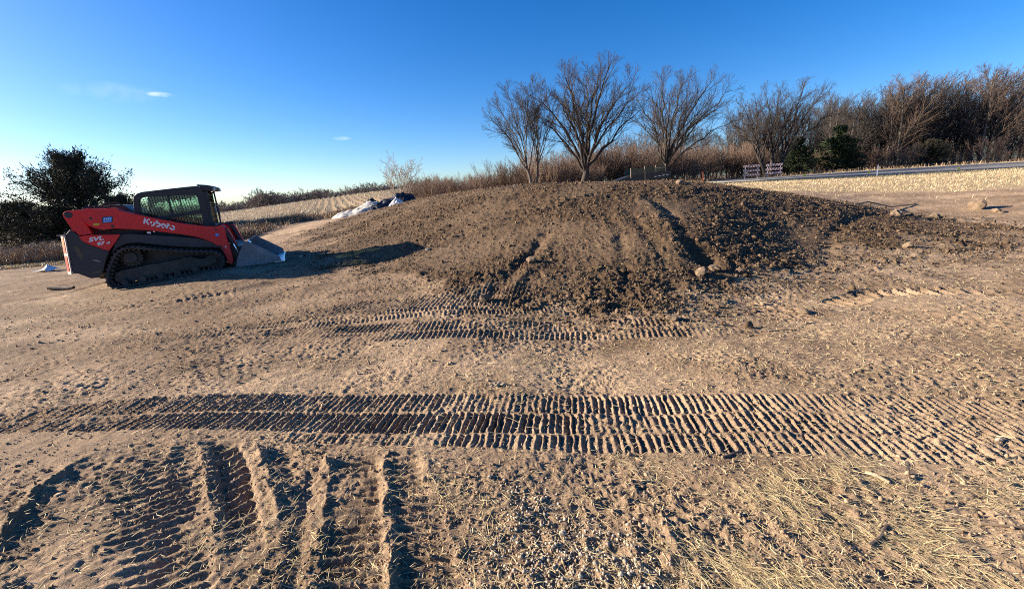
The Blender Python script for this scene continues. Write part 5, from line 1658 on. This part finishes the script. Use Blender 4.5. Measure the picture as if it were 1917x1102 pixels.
n0 = 80000
x, y = rng.uniform(-7, 12, n0), 4.2 + 13 * rng.uniform(0, 1, n0) ** 1.7
d_, mk = detail(x, y)
w = mk["mound"] * (0.12 + 0.88 * mk["rough"] ** 1.5) + 0.8 * np.exp(-((mk["pd"] - 0.1) / 0.5) ** 2) * ss(x, -1.2, 0.6)
keep = rng.uniform(0, 1, n0) < w * 0.5
x, y, d_ = x[keep][:21000], y[keep][:21000], d_[keep][:21000]
n = len(x)
s = np.exp(rng.normal(-4.65, 0.48, n)).clip(0.005, 0.045) * (0.9 + 0.02 * y)
lumps("soil_clods", x, y, base(x, y) + d_ + s * 0.35, s, M_CLOD, "countless dark clods and crumbs strewn over the mound", "clods")
n0 = 70000
x, y = rng.uniform(-8, 13, n0), 4.4 + 14 * rng.uniform(0, 1, n0) ** 1.5
d_, mk = detail(x, y)
keep = rng.uniform(0, 1, n0) < mk["mound"] * 0.75 + 0.35 * np.exp(-np.maximum(0, -mk["pd"]) / 0.9) * (1 - mk["mound"])
x, y, d_ = x[keep][:30000], y[keep][:30000], d_[keep][:30000]
n = len(x)
s = np.exp(rng.normal(-4.75, 0.4, n)).clip(0.004, 0.03) * (0.75 + 0.04 * y)
lumps("topsoil_crumbs", x, y, base(x, y) + d_ + s * 0.35, s, M_CLOD, "fine dark crumbs of topsoil over and round the mound", "crumbs", small=True)
x, y = polar_scatter(46000, 1.3, 11, -62, 62)
d_, mk = detail(x, y)
keep = rng.uniform(0, 1, len(x)) < (0.25 + 0.9 * ss(noise(x * 1.1, y * 1.1, 361) + 0.4 * noise(x * 4, y * 4, 362), -0.1, 0.5)) * (1 - mk["mound"]) * (1 - 0.5 * mk["inband"])
x, y, d_ = x[keep], y[keep], d_[keep]
n = len(x)
s = np.exp(rng.normal(-5.35, 0.45, n)).clip(0.002, 0.016) * (0.7 + 0.075 * np.hypot(x, y))
lumps("soil_crumbs", x, y, base(x, y) + d_ + s * 0.3, s, M_CRUMB, "brown crumbs of soil strewn over the whole pad", "crumbs", small=True)
# dry crumbs on the pad
x, y = polar_scatter(9000, 1.15, 9, -60, 60)
d_, mk = detail(x, y)
w = 0.12 + 0.5 * ss(noise(x * 1.6, y * 1.6, 351), 0.1, 0.6) + 0.8 * mk["churn"]
keep = (rng.uniform(0, 1, len(x)) < w * (1 - mk["mound"]))
x, y, d_ = x[keep], y[keep], d_[keep]
n = len(x)
s = np.exp(rng.normal(-5.45, 0.5, n)).clip(0.002, 0.016) * (0.8 + 0.12 * np.hypot(x, y))
lumps("dry_crumbs", x, y, base(x, y) + d_ + s * 0.3, s, M_CLODTAN, "small dry crumbs of soil scattered on the pad", "crumbs")
# gravel at the bottom centre
gx = np.r_[rng.normal(0.12, 0.20, 420), rng.normal(0.32, 0.16, 300), rng.normal(0.02, 0.1, 140)]
gy = np.r_[rng.normal(1.50, 0.09, 420), rng.normal(1.36, 0.07, 300), rng.normal(1.75, 0.12, 140)]
s = rng.uniform(0.003, 0.008, len(gx))
lumps("gravel", gx, gy, H(gx, gy) + s * 0.4, s, M_STONE, "patch of fine pale gravel at the bottom centre", "gravel")


def rock_mesh(seed, mat, jag=0.2, sub=2):
    bm = bmesh.new()
    bmesh.ops.create_icosphere(bm, subdivisions=sub, radius=1.0)
    rg = np.random.default_rng(seed)
    o = rg.uniform(0, 50, 3)
    for v in bm.verts:
        k = 1 + jag * float(noise(v.co.x * 1.3 + o[0], v.co.y * 1.3 + v.co.z * 0.9 + o[1])) * 1.6 + jag * 0.5 * float(noise(v.co.x * 3 + o[2], v.co.z * 3 + v.co.y + o[0]))
        v.co *= k
    me = bpy.data.meshes.new("rock")
    bm.to_mesh(me)
    bm.free()
    me.materials.append(mat)
    return me


# individual pebbles among the gravel
peb = [rock_mesh(500 + k, M_STONE, 0.22, 1) for k in range(4)]
ppos = [(0.16, 1.60, 20), (0.30, 1.50, 17), (0.22, 1.47, 14), (0.11, 1.52, 12), (0.27, 1.42, 15), (0.40, 1.40, 13), (0.36, 1.36, 16), (0.20, 1.37, 12), (-0.18, 2.00, 16), (-0.10, 1.97, 11), (0.02, 1.72, 12), (0.07, 1.66, 11), (0.46, 1.62, 12), (0.50, 1.66, 15), (0.58, 1.55, 12), (0.10, 1.42, 10), (0.44, 1.49, 11), (-0.02, 1.40, 12), (0.30, 1.33, 12), (0.62, 1.75, 11), (0.13, 1.36, 11), (0.36, 1.58, 10), (0.06, 1.47, 13), (0.52, 1.44, 10)]
for k, (x, y, s) in enumerate(ppos):
    o = link("pebble", peb[k % 4], None, (x, y, hz(x, y) + s * 0.0005))
    o.scale = (s * 0.00085, s * 0.00075, s * 0.0006)
    o.rotation_euler = (0, 0, k * 1.3)
    tag(o, "small pale pebble lying in the gravel patch at the bottom centre", "pebble", "pebbles in the gravel patch")

# large clods one can pick out
M_CLODB = mat_simple("big_clod", (0.16, 0.11, 0.07), 0.95, 0, 0.35, 9, bump=0.8)
M_CLODP = mat_simple("pale_clod", (0.20, 0.14, 0.09), 0.95, 0, 0.3, 9, bump=0.8)
clod_d = [rock_mesh(520 + k, M_CLODB, 0.34, 2) for k in range(3)]
clod_p = [rock_mesh(530 + k, M_CLODP, 0.16 if k == 0 else 0.38, 2) for k in range(3)]
BIG = [((13.35, 12.2), 0.21, 1.0, clod_p, "big upright tan clod standing on the bare soil at the right", "clod"), ((13.15, 11.5), 0.11, 0.6, clod_p, "flat pale clod lying just in front of the big upright one", "clod"),
       ((-0.36, 5.55), 0.085, 0.75, clod_d, "lone dark clod on the tan soil left of the mound's toe", "clod"), ((4.72, 11.9), 0.10, 0.8, clod_p, "pale clod on the crest beside the right end of the trailer", "clod"),
       ((4.95, 11.9), 0.07, 0.8, clod_p, "small pale clod on the crest, right of its larger neighbour", "clod"), ((2.72, 5.98), 0.075, 1.0, clod_p, "tan clod at the foot of the dark pit on the mound front", "clod"),
       ((2.98, 6.12), 0.07, 0.8, clod_d, "dark clod on the right lip of the pit on the mound front", "clod"), ((3.35, 6.1), 0.06, 0.8, clod_d, "dark clod lying right of the pit beside a smaller clod", "clod"),
       ((3.55, 6.05), 0.045, 0.8, clod_d, "smaller clod right of the pit, at the end of a short row", "clod"), ((1.75, 4.50), 0.075, 0.55, clod_d, "flat dark clod at the mound's toe, front and centre", "clod"),
       ((0.35, 6.9), 0.08, 0.8, clod_d, "dark clod beside the steep rut on the mound's left front", "clod"), ((7.1, 7.5), 0.08, 0.8, clod_p, "tan clod at the right foot of the mound", "clod"),
       ((3.28, 4.6), 0.07, 0.6, clod_p, "tan clod ending the low ridge right of the mound's toe", "clod"), ((10.9, 10.9), 0.13, 0.7, clod_d, "dark lump on the low berm at the mound's right end", "clod"), ((9.6, 10.6), 0.12, 0.7, clod_p, "tan lump on the berm left of the mound's right end", "clod"),
       ((1.1, 5.1), 0.06, 0.7, clod_d, "dark clod left of the mound's toe among crumbs", "clod")]
for k, ((x, y), s, f, ms, lab, cat) in enumerate(BIG):
    o = link("soil_clod", ms[k % 3], None, (x, y, hz(x, y) + s * f * 0.55))
    o.scale = (s, s * 0.9, s * f)
    o.rotation_euler = (0.1 * (k % 3), 0.1 * (k % 2), k * 0.9)
    tag(o, lab, cat, "large clods on and round the mound")
# pale stones
for (x, y, s, lab) in ((2.62, 2.05, 0.022, "white stone on the soil at the right end of the long track"), (-1.72, 9.05, 0.06, "pale stone at the tip of the loader's shadow"), (-5.05, 10.35, 0.05, "pale stone just ahead of the bucket"), (0.3, 14.0, 0.07, "whitish stone on the mound crest below the slender tree")):
    o = link("stone", peb[0], None, (x, y, hz(x, y) + s * 0.4))
    o.scale = (s, s * 0.7, s * 0.6)
    tag(o, lab, "stone")

# sticks and scraps
def stick(name, label, cat, pts, r, mat):
    q = [(p[0], p[1], hz(p[0], p[1]) + (p[2] if len(p) > 2 else r)) for p in pts]
    o = MB().tube(q, [r * (1 - 0.25 * i / len(q)) for i in range(len(q))], 7).build(name, mat)
    return tag(o, label, cat)


stick("wood_chunk", "short split piece of pale wood standing out of the grass at lower right", "wood", [(1.72, 1.85, 0.014), (1.742, 1.81, 0.022), (1.765, 1.765, 0.016)], 0.009, M_PALEWOOD)
stick("stick", "dark forked stick lying in dry grass at lower right", "stick", [(1.38, 1.42), (1.46, 1.46), (1.54, 1.52)], 0.009, M_STICK)
stick("stick", "long dark twig near the lower right corner", "stick", [(1.92, 1.50), (2.02, 1.46), (2.15, 1.43)], 0.006, M_STICK)
stick("stick", "short brown stick lying below the long track, right of centre", "stick", [(1.10, 2.06), (1.17, 2.08), (1.24, 2.12)], 0.008, M_STICK)
stick("stick", "thin straight twig on the soil right of the middle track", "stick", [(2.55, 4.05), (2.85, 4.07)], 0.006, M_STICK)
stick("stick", "thin dark stick in the ruts at lower left of centre", "stick", [(-0.65, 1.86), (-0.55, 1.84), (-0.44, 1.83)], 0.006, M_STICK)
stick("bent_branch", "thin bent branch lying on the bare soil beyond the mound's right end", "branch", [(9.9, 12.3), (10.7, 12.8, 0.14), (11.6, 13.0, 0.06), (12.9, 13.6)], 0.02, M_STICK)
stick("wood_scrap", "flat dark scrap of wood on the soil behind the loader", "wood", [(-10.1, 9.25), (-9.75, 9.22), (-9.5, 9.2)], 0.04, M_STICK)
pw = MB()
gxx = np.linspace(0, 1, 7)
vs = []
for i in range(7):
    for j in range(5):
        x, y = -13.95 + 0.55 * gxx[i] + 0.08 * noise(i * 0.7, j * 0.7, 5), 12.45 + 0.35 * j / 4
        vs.append((x, y, hz(x, y) + 0.03 + 0.16 * float(np.exp(-((i - 4) / 1.6) ** 2 - ((j - 2) / 1.4) ** 2)) + 0.03 * float(noise(i * 0.9, j * 0.9, 6))))
fs = [(i * 5 + j, (i + 1) * 5 + j, (i + 1) * 5 + j + 1, i * 5 + j + 1) for i in range(6) for j in range(4)]
o = pw.add(vs, fs).build("paper_scrap", M_WHITE)
o.modifiers.new("thick", 'SOLIDIFY').thickness = 0.006
tag(o, "crumpled white sheet lying on the soil behind the loader", "litter")
pw = MB()
vs = []
for i in range(7):
    for j in range(4):
        x, y = -0.22 + 0.12 * i / 6, 3.10 + 0.05 * j / 3
        vs.append((x, y, hz(x, y) + 0.012 + 0.018 * float(noise(i * 0.9, j * 1.1, 16))))
o = pw.add(vs, [(i * 4 + j, (i + 1) * 4 + j, (i + 1) * 4 + j + 1, i * 4 + j + 1) for i in range(6) for j in range(3)]).build("husk", M_PALEWOOD)
o.modifiers.new("thick", 'SOLIDIFY').thickness = 0.003
tag(o, "pale curled husk lying just beyond the long track", "husk")

# ------------------------------------------------------------------ tarpaulin heap
M_TARPW = mat_simple("white_tarp", (0.40, 0.375, 0.335), 0.55, 0, 0.25, 2.0, bump=0.1)
M_TARPB = mat_simple("black_tarp", (0.014, 0.015, 0.020), 0.38, 0, 0.3, 2.0)
M_BAG = mat_simple("white_bag", (0.55, 0.54, 0.53), 0.55, 0, 0.08, 2.0)


def cloth_heap(name, c, rx, ry, peaks, mat, label, cat, seed, n=44, fold=0.10, yaw=0.0):
    """folded sheet thrown over a heap: height from peaks (u, v, height, su, sv), creases from ridged noise"""
    u = np.linspace(-1, 1, n)
    U, Vv = np.meshgrid(u, u, indexing="ij")
    rr_ = np.sqrt(U ** 2 + Vv ** 2)
    k = np.maximum(np.abs(U), np.abs(Vv)) / (rr_ + 1e-9)
    Ud, Vd = U * k, Vv * k                     # square to disc
    edge = 1 + 0.14 * noise(np.arctan2(Vd, Ud) * 1.7, rr_ * 0, seed) + 0.06 * noise(np.arctan2(Vd, Ud) * 5, rr_ * 0, seed + 1)
    h = np.zeros_like(U)
    for (pu, pv, ph, su, sv) in peaks:
        q = np.sqrt(((Ud - pu) / su) ** 2 + ((Vd - pv) / sv) ** 2)
        h = np.maximum(h, ph * np.clip(1 - 0.75 * q, 0, 1))
    f = np.abs(noise(Ud * 2.2 + Vd * 1.1, Vd * 2.8, seed + 2)) + 0.5 * np.abs(noise(Ud * 5, Vd * 5 - Ud * 2, seed + 3))
    rad = np.hypot(Ud, Vd)
    h = (h + fold * (f - 0.2)) * ss(1.0 - rad, 0.0, 0.2) + 0.03
    lx, ly = Ud * rx * edge, Vd * ry * edge
    X = c[0] + lx * math.cos(yaw) - ly * math.sin(yaw)
    Y = c[1] + lx * math.sin(yaw) + ly * math.cos(yaw)
    Z = base(X, Y) + h
    Z = np.where(rad > 0.985, base(X, Y) - 0.05, Z)
    V = np.stack([X, Y, Z], -1).reshape(-1, 3)
    i, j = np.meshgrid(np.arange(n - 1), np.arange(n - 1), indexing="ij")
    F = np.stack([i * n + j, (i + 1) * n + j, (i + 1) * n + j + 1, i * n + j + 1], -1).reshape(-1, 4)
    return tag(link(name, mesh_np(name, V, F, False, [mat])), label, cat)


cloth_heap("white_tarpaulin", (-9.45, 27.8), 1.65, 0.95, [(0.50, 0.1, 0.72, 0.85, 1.0), (-0.3, 0.0, 0.36, 0.75, 0.9), (0.85, 0.2, 0.72, 0.4, 0.7)], M_TARPW, "big pale tarpaulin spread over the left half of the heap", "tarpaulin", 601, fold=0.15)
cloth_heap("black_tarpaulin", (-7.45, 28.4), 1.75, 0.85, [(-0.72, 0.0, 0.86, 0.5, 0.8), (0.35, 0.2, 0.95, 0.85, 0.9), (0.0, 0.0, 0.6, 1.2, 1.0)], M_TARPB, "crumpled black tarpaulin forming the two dark peaks of the heap", "tarpaulin", 611, fold=0.30)
cloth_heap("white_bag", (-6.9, 27.3), 0.62, 0.42, [(0.1, 0.1, 0.66, 0.9, 0.9)], M_BAG, "bulging white sack in front of the black tarpaulin", "sack", 621, fold=0.12)
cloth_heap("black_sheet", (-8.2, 27.2), 0.8, 0.42, [(0.2, 0.1, 0.45, 1.0, 1.0)], M_TARPB, "low flap of black sheeting between the pale tarpaulin and the sack", "tarpaulin", 631, fold=0.14)

# ------------------------------------------------------------------ dark trailer behind the crest
tr = empty("trailer", (7.5, 28.0, bz(9, 28)), "low black trailer with olive side boards and wooden stakes behind the mound crest", "trailer", rot=(0, R(-2.5), 0))
MB().prism([(-0.75, 0.42), (0.1, 0.50), (3.02, 0.50), (3.12, 0.92), (3.0, 0.99), (0.55, 0.92), (-0.65, 0.62)], 0, 1.6).build("trailer_bed", M_TRBLACK, tr, 0.01)
for k in range(3):
    x0, x1 = (0.55, 1.42, 2.12)[k], (1.40, 2.10, 2.72)[k]
    MB().box(x0, x1, 0.0, 0.035, 0.95, 1.30 + 0.03 * k).build("side_board", M_OLIVE, tr, 0.004)
    MB().box(x0, x1, 1.565, 1.60, 0.95, 1.30 + 0.03 * k).build("side_board", M_OLIVE, tr, 0.004)
for x, z0, z1 in ((0.52, 0.72, 1.36), (1.41, 0.55, 1.40), (2.11, 0.95, 1.38), (2.72, 0.95, 1.42)):
    MB().box(x - 0.02, x + 0.02, -0.035, -0.003, z0, z1).build("stake", M_WOODSTAKE, tr, 0.004)
MB().box(2.05, 2.72, -0.02, -0.004, 1.19, 1.225).build("top_rail", M_WOODSTAKE, tr)
for k in range(4):
    MB().box(2.02 + 0.25 * k, 2.15 + 0.25 * k, -0.012, -0.003, 0.68 + 0.012 * k, 0.715 + 0.012 * k).build("reflector", M_DECAL, tr)
MB().box(2.45, 2.78, -0.010, -0.003, 0.80, 0.815).build("side_lettering", M_STEEL, tr)
for x in (1.25, 1.95):
    for y in (0.08, 1.34):
        w = MB().cyl((x, 0.33), 0.32, y, y + 0.2, 22).build("wheel", M_RUBBER, tr, 0.02)
        MB().cyl((x, 0.33), 0.17, y - 0.008, y + 0.208, 16).build("rim", M_STEEL, w)
MB().tube([(-0.72, 0.8, 0.5), (-1.5, 0.8, 0.45)], 0.05, 8).build("drawbar", M_TRBLACK, tr)
MB().box(-1.5, -1.44, 0.76, 0.84, -0.02, 0.44).build("jack", M_TRBLACK, tr)

# ------------------------------------------------------------------ striped barricades at the road's end
def barricade(loc, label, flip):
    e = empty("barricade", loc, label, "barricade", "striped barricades at the road end", (0, 0, R(-20)))
    for x in (-0.52, 0.52):
        MB().box(x - 0.03, x + 0.03, -0.03, 0.03, 0.05, 1.28).build("post", M_BARWHITE, e, 0.005)
        MB().box(x - 0.04, x + 0.04, -0.45, 0.45, 0.0, 0.06).build("foot", M_BARWHITE, e, 0.005)
    for z in (0.30, 0.68, 1.06):
        rail = MB().box(-0.68, 0.68, -0.062, -0.032, z, z + 0.21).build("rail", M_BARWHITE, e, 0.003)
        for k in range(7):
            x = -0.74 + k * 0.215
            s = 0.13 * (1 if (x + 0.1 < 0) == (not flip) else -1)
            x0, x1 = x + max(0, -s), x + max(0, -s) + 0.105
            q = [(max(-0.678, min(0.678, a)), b) for a, b in ((x0, z + 0.004), (x1, z + 0.004), (x1 + s, z + 0.206), (x0 + s, z + 0.206))]
            MB().prism(q, -0.066, -0.063).build("stripe", M_BARRED, rail)
    return e


barricade((23.1, 41.3, bz(23.1, 41.3) + 0.02), "left of two red and white striped barricades at the road's end", False)
barricade((25.15, 41.2, bz(25.15, 41.2)), "right of two red and white striped barricades, beside the small spruce", True)

# ------------------------------------------------------------------ stakes and flags
o = MB().box(-0.028, 0.028, -0.02, 0.02, -0.1, 0.66).build("survey_stake", M_DECAL, None, 0.003)
o.location = (22.9, 27.0, bz(22.9, 27))
o.rotation_euler = (0, 0, R(-42))
tag(o, "white wooden survey stake standing in the grass before the road", "stake")


def pin_flag(x, y, label):
    e = empty("pin_flag", (x, y, bz(x, y)), label, "flag", "yellow pin flags by the road")
    MB().tube([(0, 0, -0.05), (0, 0, 0.30)], 0.006, 5).build("wire", M_STEEL, e)
    vs = [(0.006 + 0.16 * i / 4, 0.02 * math.sin(i * 1.4), 0.18 + 0.11 * j - 0.008 * i) for i in range(5) for j in range(2)]
    o = MB().add(vs, [(2 * i, 2 * i + 2, 2 * i + 3, 2 * i + 1) for i in range(4)]).build("pennant", M_FLAG, e)
    o.modifiers.new("thick", 'SOLIDIFY').thickness = 0.003


pin_flag(22.55, 27.3, "yellow pin flag just left of the white survey stake")
pin_flag(26.9, 26.1, "yellow pin flag at the road edge, well right of the survey stake")
pin_flag(20.3, 29.9, "yellow pin flag farthest left along the road edge")
o = MB().box(-0.045, 0.045, -0.03, 0.03, -0.1, 0.95).build("marker_post", M_ORANGE, None, 0.004)
o.location = (16.0, 35.5, bz(16, 35.5))
o.rotation_euler = (0, R(-7), 0)
tag(o, "leaning orange marker post in the brush between trailer and barricades", "marker")
